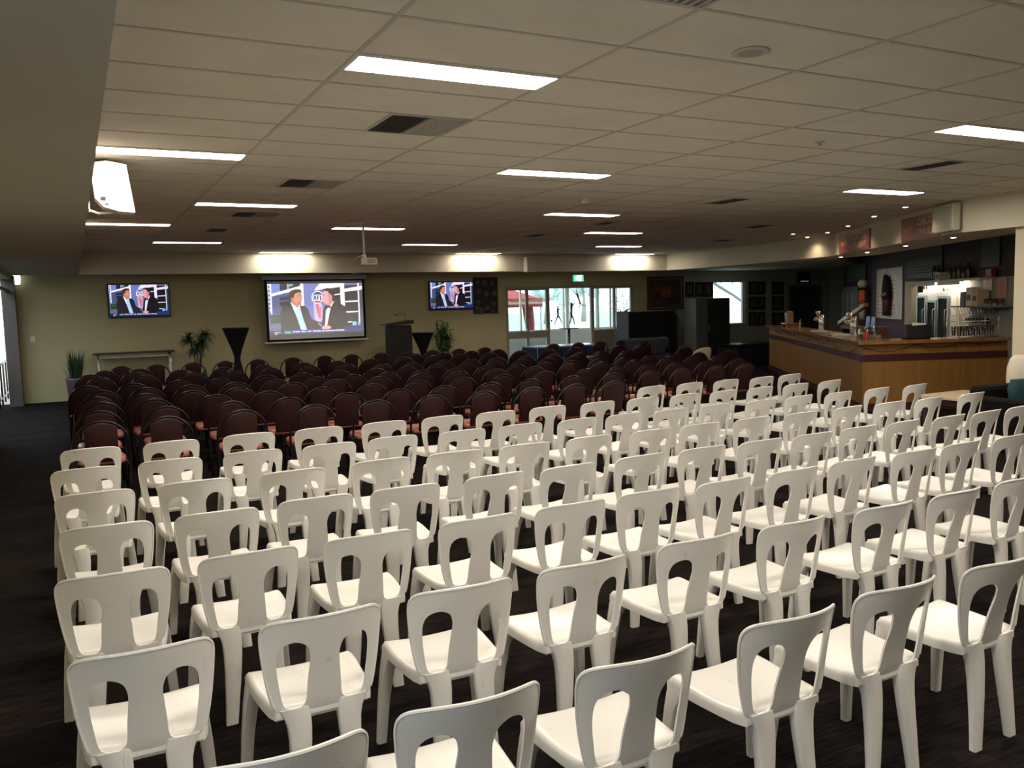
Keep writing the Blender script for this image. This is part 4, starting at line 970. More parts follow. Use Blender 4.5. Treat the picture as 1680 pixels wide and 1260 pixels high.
struct('window_3', MB().box(XL-.13,XL-.07,10.6,16.45,2.36,2.42), M_BLACK, 'dark transom bar across the stair opening', 'window')

# ------------------------------------------------------------------ the bar
P0, P1, P2 = Vector((14.47, 12.69, 0)), Vector((9.50, 5.55, 0)), Vector((11.82, 4.57, 0))
D1 = (P0-P1).normalized(); N1 = Vector((D1.y, -D1.x, 0)); D2 = (P2-P1).normalized(); N2 = Vector((-D2.y, D2.x, 0))
A1 = math.atan2(-D1.y, -D1.x)            # local x = -D1 (towards the corner), local y = N1 (behind the bar)
A2 = math.atan2(D2.y, D2.x)              # local x = D2, local y = N2
def b1(s_, t_, z=0.0): p = P1 + D1*s_ + N1*t_; return (p.x, p.y, z)
def b2(s_, t_, z=0.0): p = P1 + D2*s_ + N2*t_; return (p.x, p.y, z)
def offs(d):
    """the bar outline moved d metres inwards"""
    a = P1 + N1*d; b = P1 + N2*d
    k = (b-a).cross(D2).z / D1.cross(D2).z
    c = a + D1*k
    return [tuple((P0+N1*d)[:2]), tuple(c[:2]), tuple((P2+N2*d)[:2])]
def band(mb, d0, d1, z0, z1, m=0, trim0=0.0):
    o, i = offs(d0), offs(d1)
    if trim0:
        o[0] = tuple((Vector(o[0]+(0,))-D1*trim0)[:2]); i[0] = tuple((Vector(i[0]+(0,))-D1*trim0)[:2])
    mb.slab([o[0], o[1], i[1], i[0]][::-1], z0, z1, m); mb.slab([o[1], o[2], i[2], i[1]][::-1], z0, z1, m)
    return mb
BH = 1.12
t = thing('bar_counter', 'long angled timber bar counter with a maroon band', 'bar counter', (0, 0, 0))
band(MB(), 0.0, .62, BH-.05, BH).build('counter_top', M_BARTOP, t)
band(MB(), .10, .16, .905, BH-.05, 0, .06).build('upper_panel', M_BARWOOD, t)
band(MB(), .085, .16, .80, .905, 0, .05).build('maroon_band', M_BAND, t)
band(MB(), .10, .16, .13, .80, 0, .06).build('lower_panel', M_BARWOOD, t)
band(MB(), .07, .16, 0, .13, 0, .04).build('kick_rail', M_BAND, t)
band(MB(), .16, .58, .02, BH-.05, 0, .06).build('inner_cabinets', M_DMAROON, t)
# string of small lights drooping along the bar front
t = thing('string_lights', 'dark string of fairy lights drooping along the bar front', 'string lights', (0, 0, 0))
pts = []
def dr(s0, s1, z0, dip, fn, n=10):
    for k in range(n):
        u = k/n; pts.append(Vector(fn(s0+(s1-s0)*u, .045, z0-dip*math.sin(math.pi*u))))
for a, b, dp in ((7.6,6.3,.07),(6.3,4.9,.06),(4.9,3.4,.10),(3.4,2.0,.08),(2.0,.12,.17)): dr(a, b, 1.06, dp, b1)
for a, b, dp in ((.04,.95,.10),(.95,1.7,.06),(1.7,2.45,.02)): dr(a, b, 1.05, dp, b2)
MB().tube(pts, .006, 5).build('wire', M_BLACK, t)
m_ = MB()
for i in range(0, len(pts), 2): m_.sphere(pts[i]-Vector((0,0,.014)), .011, 6, 5)
m_.build('bulbs', mat('bulb_dark', (0.10,0.07,0.06,1), rough=0.2), t)

# back wall of the bar
Q = P1 + N1*2.9
def qpt(s_, out=0.0, z=0.0): p = Q + D1*s_ - N1*out; return (p.x, p.y, z)
def qwall(nm, s0, s1, z0, z1, m, label, th=.15):
    a, b = Q + D1*s0, Q + D1*s1; c, e = b + N1*th, a + N1*th
    return struct(nm, MB().slab([tuple(p[:2]) for p in (a, e, c, b)], z0, z1), m, label, 'wall')
qwall('wall_bar_1', 6.95, 9.70, 0, CEIL, M_PURPLE, 'purple wall behind the bar taps')
qwall('wall_bar_2', 9.70, 12.6, 0, CEIL, M_DMAROON, 'wall beyond the bar taps, coloured dark as unlit')  # missing light on this stretch put in as a dark colour
M_BARW = mat('bar_white', (0.66, 0.60, 0.49, 1), rough=0.5)
qwall('wall_bar_3', 3.35, 5.86, 0, 2.10, M_BARW, 'cream wall around the bar fridges')
qwall('wall_bar_4', -.5, 6.95, 2.10, CEIL, M_DMAROON, 'dark wall of menu boards above the fridges')
qwall('wall_bar_5', -.5, 3.35, 0, 2.10, mat('bar_shade_grey', (0.26,0.24,0.19,1), rough=0.7), 'wall behind the glass shelves, shade painted in grey')  # shade on this stretch of wall put in as a darker grey
a, b = Q + D1*5.86 + N1*1.3, Q + D1*6.95 + N1*1.3
struct('wall_bar_6', MB().slab([tuple(p[:2]) for p in (a, a+N1*.1, b+N1*.1, b)], 0, 2.6), M_BARW, 'pale store wall seen through the service opening', 'wall')
struct('trim_13', MB().slab([qpt(6.50,.03)[:2], qpt(6.95,.03)[:2], qpt(6.95,-.10)[:2], qpt(6.50,-.10)[:2]], 0, 2.12), M_CREAM, 'cream door post behind the bar', 'door post')
def onwall(name, label, cat, s_, z, out=.003, group=None): return thing(name, label, cat, qpt(s_, out, z), A1, group)
# white board on the purple wall
t = onwall('whiteboard', 'ruled white honour board on the purple wall', 'whiteboard', 8.18, 1.86)
MB().box(-1.0,1.0,-.02,0,-.60,.60).build('panel', mat('board_white', (0.62,0.60,0.54,1), rough=0.4), t)
f = MB()
for a in ((-1.02,-1.0,-.61,.61),(1.0,1.02,-.61,.61),(-1.0,1.0,.60,.62),(-1.0,1.0,-.62,-.60)): f.box(a[0],a[1],-.026,0,a[2],a[3])
f.build('frame', M_STEEL, t)
f = MB()
for k in range(11): f.box(-.99, .55 if k > 1 else .1, -.0215, -.02, .50-k*.098, .508-k*.098)
f.build('ruled_lines', mat('board_line', (0.06,0.06,0.07,1)), t)
f = MB(); rnd = random.Random(31)
for k in range(8): x_, z_ = rnd.uniform(.12,.80), rnd.uniform(-.55,-.12); f.box(x_, x_+.16, -.022, -.0205, z_, z_+.12)
f.build('pinned_papers', mat('pinned_paper', (0.75,0.71,0.64,1)), t)
t = onwall('hanging_jersey', 'long black and maroon garment hanging over the honour board', 'jersey', 8.18, 2.34, .085)
f = MB(); f.loft([[(x_*w_, -.03*w_ if False else y_, z_) for x_, y_ in ((-1,0),(-.6,-.05),(0,-.06),(.6,-.05),(1,0),(.5,.02),(-.5,.02))] for z_, w_ in ((-.02,.08),(-.12,.18),(-.30,.30),(-.55,.34),(-.62,.33))], 0, True, True); f.build('jacket', M_BLACKM, t)
f = MB(); f.loft([[(x_*w_, y_, z_) for x_, y_ in ((-1,0),(-.6,-.04),(0,-.05),(.6,-.04),(1,0),(.5,.015),(-.5,.015))] for z_, w_ in ((-.60,.30),(-.80,.27),(-1.02,.26))], 0, True, True); f.build('maroon_cloth', mat('garment_maroon', (0.06,0.012,0.02,1), rough=0.9), t)
f = MB()
for k in range(5): f.box(-.22+k*.07, -.17+k*.09, -.07, -.055, -.56+k*.012, -.50+k*.012)
f.build('gold_stripe', mat('garment_gold', (0.25,0.14,0.06,1)), t)
MB().tube([(0,0,-.02),(0,-.01,.05),(0,.02,.10)], .008, 6).build('hanger_hook', M_STEEL, t)
# hanging striped garment beside the purple wall
t = thing('hanging_costume', 'orange and white hanging costume with a pale round hat', 'costume', (*b1(9.55, 2.62)[:2], 0), A1)
MB().sphere((0,0,2.13), .115, 14, 10).build('round_hat', mat('costume_white', (0.55,0.49,0.42,1), rough=0.8), t)
MB().lathe([(.05,1.96),(.12,1.98),(.11,2.01),(.06,2.03)], n=14).build('dark_collar', M_BLACKM, t)
f = MB(); f.loft([[(w_*math.cos(k*.5236), .08*math.sin(k*.5236), z_) for k in range(12)] for z_, w_ in ((1.60,.13),(1.76,.15),(1.90,.14),(1.97,.08))], 0, True, True); f.build('orange_top', mat('costume_orange', (0.50,0.085,0.018,1), rough=0.7, noise=0.3, nscale=9), t)
f = MB(); f.loft([[(w_*math.cos(k*.5236), .07*math.sin(k*.5236), z_) for k in range(12)] for z_, w_ in ((1.20,.12),(1.4,.13),(1.61,.13))], 0, True, True); f.build('white_skirt', MATS['costume_white'], t)
MB().tube([(0,0,2.24),(0,0,3.1)], .004, 5).build('hang_cord', M_BLACK, t)
# dark framed rows beyond
t = onwall('honour_frame', 'dark frame with a row of pale panels beyond the costume', 'honour board', 11.0, 2.45)
MB().box(-.9,.9,-.05,0,-.24,.24).build('frame', M_CERTF, t)
f = MB()
for k in range(6): f.box(-.80+k*.27, -.62+k*.27, -.054, -.05, -.19, .19)
f.build('pale_panels', mat('honour_pale', (0.10,0.095,0.08,1)), t)
t = onwall('wall_shelf_cabinet', 'dim glass-fronted cabinet beyond the bar flap', 'cabinet', 11.0, 1.35)
MB().box(-.95,.95,-.25,0,-1.3,.72).build('body', mat('dim_cabinet', (0.06,0.06,0.055,1), rough=0.4), t)
for k in range(3): MB().box(-.72+k*.52,-.52+k*.52,-.256,-.252,-.85,.55).build('door', mat('dim_pale_door', (0.20,0.19,0.14,1), rough=0.4), t)
# fridges
t = onwall('bar_fridge', 'three-door upright glass drinks fridge behind the till', 'fridge', 4.92, 0)
MB().box(-.96,.96,-.10,0,0.02,1.86).build('body', M_ALU, t)
for k, (a, b, z1) in enumerate(((-.90,-.36,1.80),(-.28,.24,1.70),(.32,.90,1.78))):
    f = MB(); f.box(a,a+.05,-.14,-.10,.12,z1).box(b-.05,b,-.14,-.10,.12,z1).box(a+.05,b-.05,-.14,-.10,.12,.17).box(a+.05,b-.05,-.14,-.10,z1-.05,z1)
    dd = f.build('door', M_STEEL, t)
    MB().box(a+.05,b-.05,-.12,-.112,.17,z1-.05).build('dark_glass', mat('fridge_glass', (0.012,0.016,0.013,1), rough=0.5, spec=0.08), dd)
    MB().tube([(b-.025,-.14,.95),(b-.025,-.19,.97),(b-.025,-.19,1.5),(b-.025,-.14,1.52)], .007, 6).build('handle', M_STEEL, dd)
    f = MB()
    for q in range(3): f.box(a+.12+q*.11, a+.16+q*.11, -.1125, -.111, .25, z1-.15)
    f.build('bottle_glints', mat('green_glint', (0.05,0.09,0.06,1), rough=0.3), dd)
t = onwall('paper_towel_dispenser', 'small steel dispenser on the cream wall above the fridge', 'dispenser', 4.40, 1.925)
MB().lathe([(.045,-.055),(.05,-.05),(.05,.045),(.04,.055)], (0,-.06,0), 14).build('canister', M_STEEL, t)
t = onwall('wall_sign', 'small blue sticker sign above the fridge', 'sign', 4.0, 1.98)
MB().box(-.10,.10,-.008,0,-.07,.07).build('plate', mat('sign_blue', (0.10,0.16,0.22,1)), t); MB().box(-.04,.05,-.0095,-.008,-.03,.035).build('white_mark', M_WHITE, t)
t = onwall('switch_panel', 'strip of dark switches on the cream wall by the service opening', 'switch panel', 5.68, 2.0)
for k in range(2): MB().box(-.10+k*.14,-.05+k*.14,-.02,0,-.07,.05).build('switch', M_BLACK, t)
t = onwall('tube_light_switch', 'short lit wall tube above the fridge doors', 'light', 5.02, 1.99)
MB().box(-.03,.03,-.05,0,-.10,.10).build('fitting', M_WHITE, t); MB().cyl((0,-.06,-.09),(0,-.06,.09),.014,n=8).build('tube', glow('cool_tube', (0.9,0.95,1,1), 5), t)
# store shelves seen through the opening
t = thing('store_shelf', 'white store shelving with maroon goods seen through the opening', 'shelving', qpt(6.3, -1.28, 0), A1)
for z in (.9, 1.3, 1.75): MB().box(-.40,.42,-.35,0,z,z+.03).build('shelf', M_WHITE, t)
for x_ in (-.42,.42): MB().box(x_-.02,x_+.02,-.35,0,0,2.1).build('upright', M_WHITE, t)
for k, (x_, z_, w_, h_) in enumerate(((-.25,.93,.14,.22),(.0,.93,.16,.18),(.2,1.33,.15,.24),(-.2,1.33,.2,.2),(-.2,1.78,.18,.26),(.1,1.78,.2,.2))):
    u = thing('goods_box', ['maroon box on the low store shelf, nearer the post','maroon box on the low store shelf, nearer the fridge','dark red box on the middle store shelf, nearer the fridge','dark red box on the middle store shelf, nearer the post','brown box on the top store shelf, nearer the post','brown box on the top store shelf, nearer the fridge'][k], 'box', tuple((Vector(qpt(6.3, -1.28, 0)) - D1*x_ - N1*.18)[:2])+(z_+.004,), A1, 'boxes in the store shelving')
    MB().rbox(-w_/2,w_/2,-.10,.10,0,h_,.008).build('carton', mat('goods_%d' % (k//2), [(0.10,0.02,0.025,1),(0.13,0.03,0.03,1),(0.09,0.05,0.03,1)][k//2], rough=0.6), u)
    MB().box(-w_/2+.02,w_/2-.02,-.102,-.10,.05,.09).build('label_strip', mat('goods_label', (0.4,0.3,0.25,1)), u)
# menu boards and bottles on the ledge above
M_CHALK = mat('chalk_text', (0.10,0.085,0.08,1), rough=0.9)
def menu(s_, z, w_, h_, label, seed):
    t = onwall('menu_board', label, 'menu board', s_, z, .003, 'dark menu boards above the bar')
    MB().box(-w_/2,w_/2,-.03,0,-h_/2,h_/2).build('panel', mat('menu_black', (0.012,0.012,0.012,1), rough=0.5), t)
    f = MB(); rnd = random.Random(seed); n = int(h_/.065)
    for k in range(n-1):
        x_ = -w_/2+.06
        while x_ < w_/2-.10:
            q = rnd.uniform(.04,.16); f.box(x_, min(x_+q, w_/2-.05), -.0315, -.03, h_/2-.07-k*.065, h_/2-.045-k*.065); x_ += q+.035
    f.build('chalk_lines', M_CHALK, t)
    f = MB(); f.box(-w_*.15,w_*.15,-.032,-.0315,h_/2-.09,h_/2-.03); f.build('red_heading', mat('menu_red', (0.22,0.03,0.025,1)), t)
menu(5.75, 2.52, 2.1, .70, 'wide dark chalk menu board left above the bar fridge', 1)
menu(2.40, 2.57, .75, .56, 'narrow dark chalk menu board at the right above the bar', 2)
def bottle(p, h, r_, m, label, kind='bottle', rot=0):
    t = thing('bottle', label, 'bottle', p, rot, 'bottles on the ledge above the bar')
    MB().lathe([(r_*.95,0),(r_,.01),(r_,h*.55),(r_*.85,h*.62),(r_*.35,h*.75),(r_*.32,h*.93)], n=12).build('glass_body', m, t)
    MB().lathe([(r_*.38,h*.93),(r_*.38,h),(r_*.2,h)], n=10).build('cap', M_GOLD, t)
    return t
struct('trim_14', MB().slab([qpt(2.35,0)[:2], qpt(5.9,0)[:2], qpt(5.9,.22)[:2], qpt(2.35,.22)[:2]], 2.06, 2.10), M_BARW, 'ledge above the bar fridges holding bottles', 'ledge')
BM = [mat('bottle_green', (0.02,0.05,0.02,1), rough=0.1), mat('bottle_amber', (0.10,0.035,0.01,1), rough=0.1), mat('bottle_clear', (0.05,0.045,0.04,1), rough=0.15)]
BC = ['green', 'amber', 'clear']
for k in range(9):
    bottle(qpt(4.05-k*.11, .09+.04*(k % 2), 2.10), (.30,.26,.33)[k % 3], .04, BM[k % 3], '%s glass bottle, %s along the ledge above the fridge' % (BC[k % 3], ORD[k]))
for k in range(3):
    bottle(qpt(4.95-k*.12, .10, 2.10), .34, .045, BM[2] if k else BM[0], '%s bottle of the three before the wide menu board' % ['green','first clear','second clear'][k])
t = thing('carton_stack', 'pale carton on the ledge between the bottle groups', 'box', qpt(4.42, .12, 2.10), A1)
MB().rbox(-.14,.10,-.09,.09,0,.16,.006).build('carton', M_PAPER, t); MB().box(-.10,.06,-.092,-.09,.04,.12).build('print', mat('carton_print', (0.3,0.12,0.08,1)), t)
t = thing('red_sign_box', 'small red lit box above the pinned notice', 'box', qpt(2.27, .06, 2.10), A1)
MB().rbox(-.12,.12,-.05,.04,0,.15,.008).build('case', mat('red_box', (0.22,0.012,0.012,1), rough=0.4), t); MB().box(-.05,.05,-.053,-.05,.05,.09).build('mark', mat('red_box_mark', (0.5,0.1,0.08,1)), t)
def notice(s_, z, w_, h_, m, label, seed):
    t = onwall('notice_sign', label, 'notice', s_, z, .012)
    MB().box(-w_/2,w_/2,-.004,0,-h_/2,h_/2).build('sheet', m, t)
    f = MB()
    for k in range(6): q = random.Random(seed+k).uniform(.4,.85); f.box(-w_*q/2, w_*q/2, -.0052, -.004, h_*.32-k*h_*.12, h_*.36-k*h_*.12)
    f.build('printed_lines', mat('notice_ink_%d' % seed, [(0.35,0.2,0.14,1),(0.32,0.06,0.05,1)][seed % 2]), t)
notice(2.52, 1.985, .36, .25, mat('notice_cream', (0.78,0.70,0.60,1)), 'cream notice taped above the glass shelf', 2)
notice(1.93, 1.91, .34, .34, mat('notice_pink', (0.50,0.23,0.17,1)), 'pink notice taped right of the cream one', 3)
t = onwall('glass_shelf', 'glass shelf with a wire basket behind the bar', 'shelf', 2.42, 1.58)
MB().box(-.90,.90,-.34,0,-.012,.012).build('shelf_board', mat('shelf_glass', (0.10,0.12,0.10,1), rough=0.1), t)
f = MB()
for k in range(9): f.tube([(-.80+k*.17*.9, -.32, -.01),(-.62+k*.13*.9,-.25,-.30),(-.62+k*.13*.9,-.05,-.30),(-.80+k*.17*.9,-.02,-.01)], .006, 5)
f.tube([(-.62,-.25,-.30),(.34,-.25,-.30)], .008, 6); f.build('wire_basket', M_STEEL, t)
f = MB()
for k in range(6): f.rbox(-.55+k*.14,-.45+k*.14,-.22,-.10,-.30,-.21,.02)
o = f.build('dark_bags', M_BLACK, t); o['kind'] = 'stuff'
for k, (x_, w_, h_, m, lb) in enumerate(((-.56,.22,.26,M_BLACK,'dark box at the left end of the glass shelf'),(-.28,.26,.34,M_PAPER,'pale carton on the glass shelf'),(-.02,.24,.30,mat('tan_carton',(0.5,0.36,0.22,1)),'tan carton on the glass shelf beside the pale one'))):
    u = thing('shelf_box', lb, 'box', tuple((Vector(qpt(2.42,.003,0)) - D1*x_ - N1*.16)[:2])+(1.593,), A1, 'boxes on the glass shelf')
    MB().rbox(-w_/2,w_/2,-.10,.10,0,h_,.008).build('carton', m, u); MB().box(-w_/3,w_/3,-.102,-.10,h_*.3,h_*.6).build('print', mat('box_print', (0.12,0.08,0.12,1)), u)
def glass(p, label, group='drinking glasses stored behind the bar', h=.13, r_=.035, m=None):
    t = thing('drinking_glass', label, 'glass', p, 0, group)
    MB().lathe([(r_*.75,0),(r_,h),(r_*.9,h),(r_*.66,.012),(.002,.012)], n=12, cap=False).build('tumbler', m or M_TUMB, t)
    return t
M_TUMB = glass_mat('tumbler_glass', (0.80,0.80,0.76,1), 0.16)
for k in range(7):
    glass(tuple((Vector(qpt(2.42,.003,0)) - D1*(.22+k*.095) - N1*(.12+.08*(k % 2)))[:2])+(1.593,), 'upturned clear glass, %s from the tan carton on the glass shelf' % ORD[k], 'glasses on the glass shelf')
# things on the counter
t = thing('glass_rack', 'two-tier wire rack full of glasses on the bar end', 'rack', b2(2.04, .28, BH), A2)
f = MB()
for z in (.02, .26, .36):
    f.tube([(-.33,-.17,z),(.33,-.17,z),(.33,.17,z),(-.33,.17,z)], .006, 5, closed=True)
for x_ in (-.33,.33):
    for y_ in (-.17,.17): f.cyl((x_,y_,0),(x_,y_,.36),.007,n=6)
for k in range(12): f.tube([(-.30+k*.055,-.17,.26),(-.30+k*.055,.17,.26)], .003, 4).tube([(-.30+k*.055,-.17,.02),(-.30+k*.055,.17,.02)], .003, 4)
f.build('wire_frame', M_STEEL, t)
k = 0
for ry in range(2):
    for rx in range(7):
        p = P1 + D2*(2.04-.27+rx*.09) + N2*(.28-.09+ry*.16); glass((p.x, p.y, BH+.03), '%s glass in the %s row of the lower rack tier' % (ORD[rx], ['front','back'][ry]), 'glasses in the counter rack', .15, .036, glass_mat('dark_tumbler', (0.35,0.34,0.33,1), 0.2))
t = thing('till_screen', 'black till screen with a paper sheet on top, on the bar', 'till', b2(1.14, .33, BH), A2+R(2))
MB().rbox(-.21,.21,-.05,.10,0,.03,.008).build('base', M_BLACK, t)
f = MB(); f.loft([[(-.23,-.10,.02),(.20,-.10,.02),(.20,.02,.02),(-.23,.02,.02)],[(-.19,.0,.235),(.23,.0,.235),(.23,.05,.235),(-.19,.05,.235)]], 0, True, False); f.build('screen_back', M_BLACK, t)
f = MB(); f.loft([[(-.09,-.012,.20),(.15,-.012,.185),(.15,-.006,.185),(-.09,-.006,.20)],[(-.08,-.002,.265),(.15,-.002,.245),(.15,.004,.245),(-.08,.004,.265)]], 0, True, False); f.build('paper_sheet', M_PAPER, t)
def tower(s_, t_, label, n=3):
    t = thing('beer_tap_tower', label, 'beer taps', b1(s_, t_, BH), A1)
    for k in range(n):
        x_ = (k-(n-1)/2)*.13
        MB().cyl((x_,0,0),(x_,0,.34),.024,n=14).build('column', M_CHROME, t)
        o = MB().tube([(x_,-.03,.27),(x_,-.10,.27),(x_,-.12,.22)], .012, 8).build('spout', M_CHROME, t)
        MB().cyl((x_,-.06,.30),(x_,-.075,.42),.011,.016,n=10).build('handle', M_GOLD if k == 1 else M_CHROME, o)
    MB().box(-.10-.07*n,.10+.07*n,-.16,.06,0,.015).build('drip_tray', M_STEEL, t)
    return t
tower(4.35, .42, 'chrome beer tap tower further along the bar from the corner')
tower(2.05, .45, 'chrome beer tap tower nearer the bar corner')
t = thing('bar_flap', 'raised timber bar flap leaning up beyond the taps', 'bar flap', b1(5.35, 1.25, 0), A1)
fl = MB(); fl.loft([[(-1.1,0,1.17),(-1.1,.09,1.17),(-1.1,.09,1.25),(-1.1,0,1.25)],[(1.0,0,1.60),(1.0,.09,1.60),(1.0,.09,1.68),(1.0,0,1.68)]], 0, True, False).build('flap_board', M_BARTOP, t)
MB().box(-1.1,.20,.05,.30,1.10,1.16).build('shelf_edge', M_BARTOP, t)
for x_ in (-1.0,.1): MB().box(x_-.03,x_+.03,.08,.28,0,1.10).build('leg', M_DMAROON, t)
t = thing('bar_towel', 'pale towel hanging beside the bar flap', 'towel', b1(3.05, .70, 0), A1)
f = MB(); f.loft([[(-.10+x_*.05,.02*math.sin(x_*2)+o_,z) for x_ in range(7) for o_ in (0,)] + [(-.10+x_*.05,.02*math.sin(x_*2)+.012,z) for x_ in range(6,-1,-1)] for z in (BH-.05,BH+.10,BH+.23)], 0, True, True); f.build('cloth', mat('towel_pale', (0.50,0.47,0.42,1), rough=0.9), t)
MB().cyl((.05,.006,0),(.05,.006,BH+.24),.012,n=8).build('stand', M_STEEL, t)
for k, (s_, lb) in enumerate(((2.62,'blue bar towel standing left of its twin behind the bar'),(2.32,'blue bar towel standing right of its twin, leaning more'))):
    t = thing('blue_towel', lb, 'towel', b1(s_, .85, 0), A1, 'blue towels behind the bar')
    f = MB(); dx = .06 if k else .03
    f.loft([[(-.06+dx,-.01,BH+.32),(.07+dx,-.01,BH+.33),(.07+dx,.02,BH+.33),(-.06+dx,.02,BH+.32)],[(-.09,-.015,BH+.05),(.05,-.015,BH+.04),(.05,.025,BH+.04),(-.09,.025,BH+.05)],[(-.10,-.01,BH-.10),(.03,-.01,BH-.10),(.03,.02,BH-.10),(-.10,.02,BH-.10)]][::-1], 0, True, True); f.build('cloth', mat('towel_blue', (0.22,0.36,0.62,1), rough=0.9), t)
    MB().cyl((-.04,.005,0),(-.04,.005,BH-.08),.012,n=8).build('stand', M_STEEL, t)
t = thing('counter_box', 'dark red upright box behind the blue towels', 'box', b1(2.47, 1.05, 0), A1); MB().rbox(-.18,.18,-.08,.08,0,BH+.14,.01).build('carton', mat('counter_red', (0.12,0.03,0.02,1)), t); MB().box(-.1,.1,-.083,-.08,.9,1.1).build('print', M_PAPER, t)
t = thing('white_jar', 'white lidded jar near the tap tower', 'jar', b1(1.50, .44, BH)); MB().lathe([(.05,0),(.055,.02),(.052,.10)], n=16).build('jar_body', M_WHITE, t); MB().lathe([(.05,.10),(.055,.105),(.04,.14),(.01,.15)], n=16).build('lid', M_WHITE, t)
t = thing('fruit_bowl', 'small dish of yellow and green garnish by the white jar', 'bowl', b1(1.98, .14, BH)); MB().lathe([(.04,0),(.10,.04),(.095,.04),(.03,.01)], n=18, cap=False).build('dish', M_WHITE, t)
o = MB()
for k in range(6): o.sphere((.05*math.cos(k), .05*math.sin(k), .045), .022, 8, 6)
o = o.build('garnish', mat('garnish_yellow', (0.35,0.34,0.08,1), rough=0.5), t, fix=False); o['kind'] = 'stuff'
t = thing('glass_crate', 'clear crate of upturned glasses near the bar corner', 'crate', b1(.98, .42, BH), A1)
f = MB(); f.box(-.20,.20,-.14,.14,0,.012)
for a in ((-.20,.20,-.14,-.135),(-.20,.20,.135,.14),(-.20,-.195,-.135,.135),(.195,.20,-.135,.135)): f.box(a[0],a[1],a[2],a[3],.012,.07)
f.build('tray', M_TUMB, t)
for rx in range(4):
    for ry in range(2):
        p = Vector(b1(.98,.42,0)) - D1*(-.14+rx*.093) + N1*(-.07+ry*.13)
        glass((p.x, p.y, BH+.014), '%s glass in the %s row of the clear crate' % (ORD[rx], ['front','back'][ry]), 'glasses in the clear crate', .17, .037)
t = thing('red_cup', 'red plastic cup beside the crate of glasses', 'cup', b1(.70, .30, BH)); MB().lathe([(.03,0),(.042,.12),(.038,.12),(.027,.01),(.002,.01)], n=16, cap=False).build('tumbler', mat('cup_red', (0.30,0.015,0.015,1), rough=0.35), t); MB().lathe([(.042,.12),(.044,.123),(.038,.126)], n=16, cap=False).build('rim', mat('cup_rim', (0.4,0.05,0.05,1)), t)
t = thing('serving_tray', 'timber serving tray raised near the far end of the bar', 'tray', b1(7.55, .42, BH), A1)
MB().rbox(-.34,.34,-.18,.22,.06,.085,.006).build('board', M_BARTOP, t)
for x_ in (-.28,.28): MB().box(x_-.02,x_+.02,-.15,.18,0,.06).build('foot', M_BARTOP, t)
t = thing('paper_cup', 'pale paper cup on the serving tray', 'cup', b1(7.78, .40, BH+.086)); MB().lathe([(.06,0),(.085,.24),(.08,.24),(.055,.01),(.002,.01)], n=18, cap=False).build('cup_body', mat('cup_pale', (0.42,0.37,0.33,1), rough=0.7), t); MB().lathe([(.085,.24),(.09,.245),(.082,.25)], n=18, cap=False).build('rim', M_WHITE, t)
t = thing('napkin_holder', 'timber and white napkin holder beside the paper cup', 'napkin holder', b1(7.50, .40, BH+.086), A1); MB().rbox(-.08,.08,-.06,.06,0,.28,.008).build('holder', mat('holder_timber', (0.25,0.16,0.08,1)), t); MB().box(-.12,-.08,-.05,.05,0,.29).build('napkins', M_WHITE, t)
t = thing('folded_napkin', 'pale folded napkin tip beyond the serving tray', 'napkin', b1(6.95, .50, BH), A1); f = MB(); f.loft([[(-.06,0,0),(.06,0,0),(.06,.03,0),(-.06,.03,0)],[(.02,0,.13),(.07,0,.15),(.07,.015,.15),(.02,.015,.13)],[(.12,0,.19),(.14,0,.19),(.14,.008,.19),(.12,.008,.19)]], 0, True, True); f.build('paper', M_WHITE, t)
t = thing('drip_mat', 'black rubber bar mat along the counter edge', 'bar mat', b1(2.9, .10, BH), A1); MB().rbox(-.55,.55,-.0,.16,0,.012,.004).build('rubber', M_BLACK, t); MB().box(-.5,.5,.03,.13,.0121,.0135).build('ribs', mat('mat_rib', (0.03,0.03,0.03,1)), t)

# signs and speaker on the bulkhead above the bar
SA, SB = Vector((9.85, 4.15, 0)), Vector((13.2, 9.5, 0)); DS = (SB-SA).normalized(); NS = Vector((DS.y, -DS.x, 0)); AS = math.atan2(-DS.y, -DS.x)
def beer_sign(s0, s1, label):
    c = SA + DS*((s0+s1)/2) - NS*.003; t = thing('beer_sign', label, 'sign', (c.x, c.y, 2.885), AS)
    w_ = s1-s0
    MB().box(-w_/2,w_/2,-.02,0,-.185,.185).build('panel', M_SIGNRED, t)
    text('lettering', 'CARLTON', .155, M_SIGNTXT, t, (w_*.20, -.023, .075), sx=1.0)
    text('lettering', 'DRAUGHT', .155, M_SIGNTXT, t, (w_*.20, -.023, -.085), sx=1.0)
    f = MB()
    f.prism([(-.10,-.03),(-.06,.02),(.0,.035),(.07,.03),(.10,.06),(.13,.07),(.125,.03),(.10,.0),(.09,-.02),(.10,-.07),(.08,-.07),(.07,-.03),(-.04,-.03),(-.05,-.075),(-.07,-.075),(-.07,-.03),(-.10,-.05)], -.0225, -.0205)
    f.prism([(-.24,-.02),(-.20,.015),(-.14,.025),(-.12,-.0),(-.14,-.03),(-.15,-.07),(-.17,-.07),(-.17,-.035),(-.22,-.03)], -.0225, -.0205)
    f.build('gold_horses', M_GOLD, t, fix=False).location = (-w_*.28, 0, .01)
    return t
beer_sign(3.64, 5.50, 'maroon beer sign with gold horses, further one above the bar')
beer_sign(.60, 2.10, 'maroon beer sign with gold horses, nearer one beside the grey speaker')
c = SA + DS*.22 - NS*.003
t = thing('mounted_speaker', 'large pale grey speaker box fixed beside the nearer beer sign', 'speaker', (c.x, c.y, 2.92), AS)
m_g = mat('speaker_grey', (0.50,0.47,0.38,1), rough=0.6)
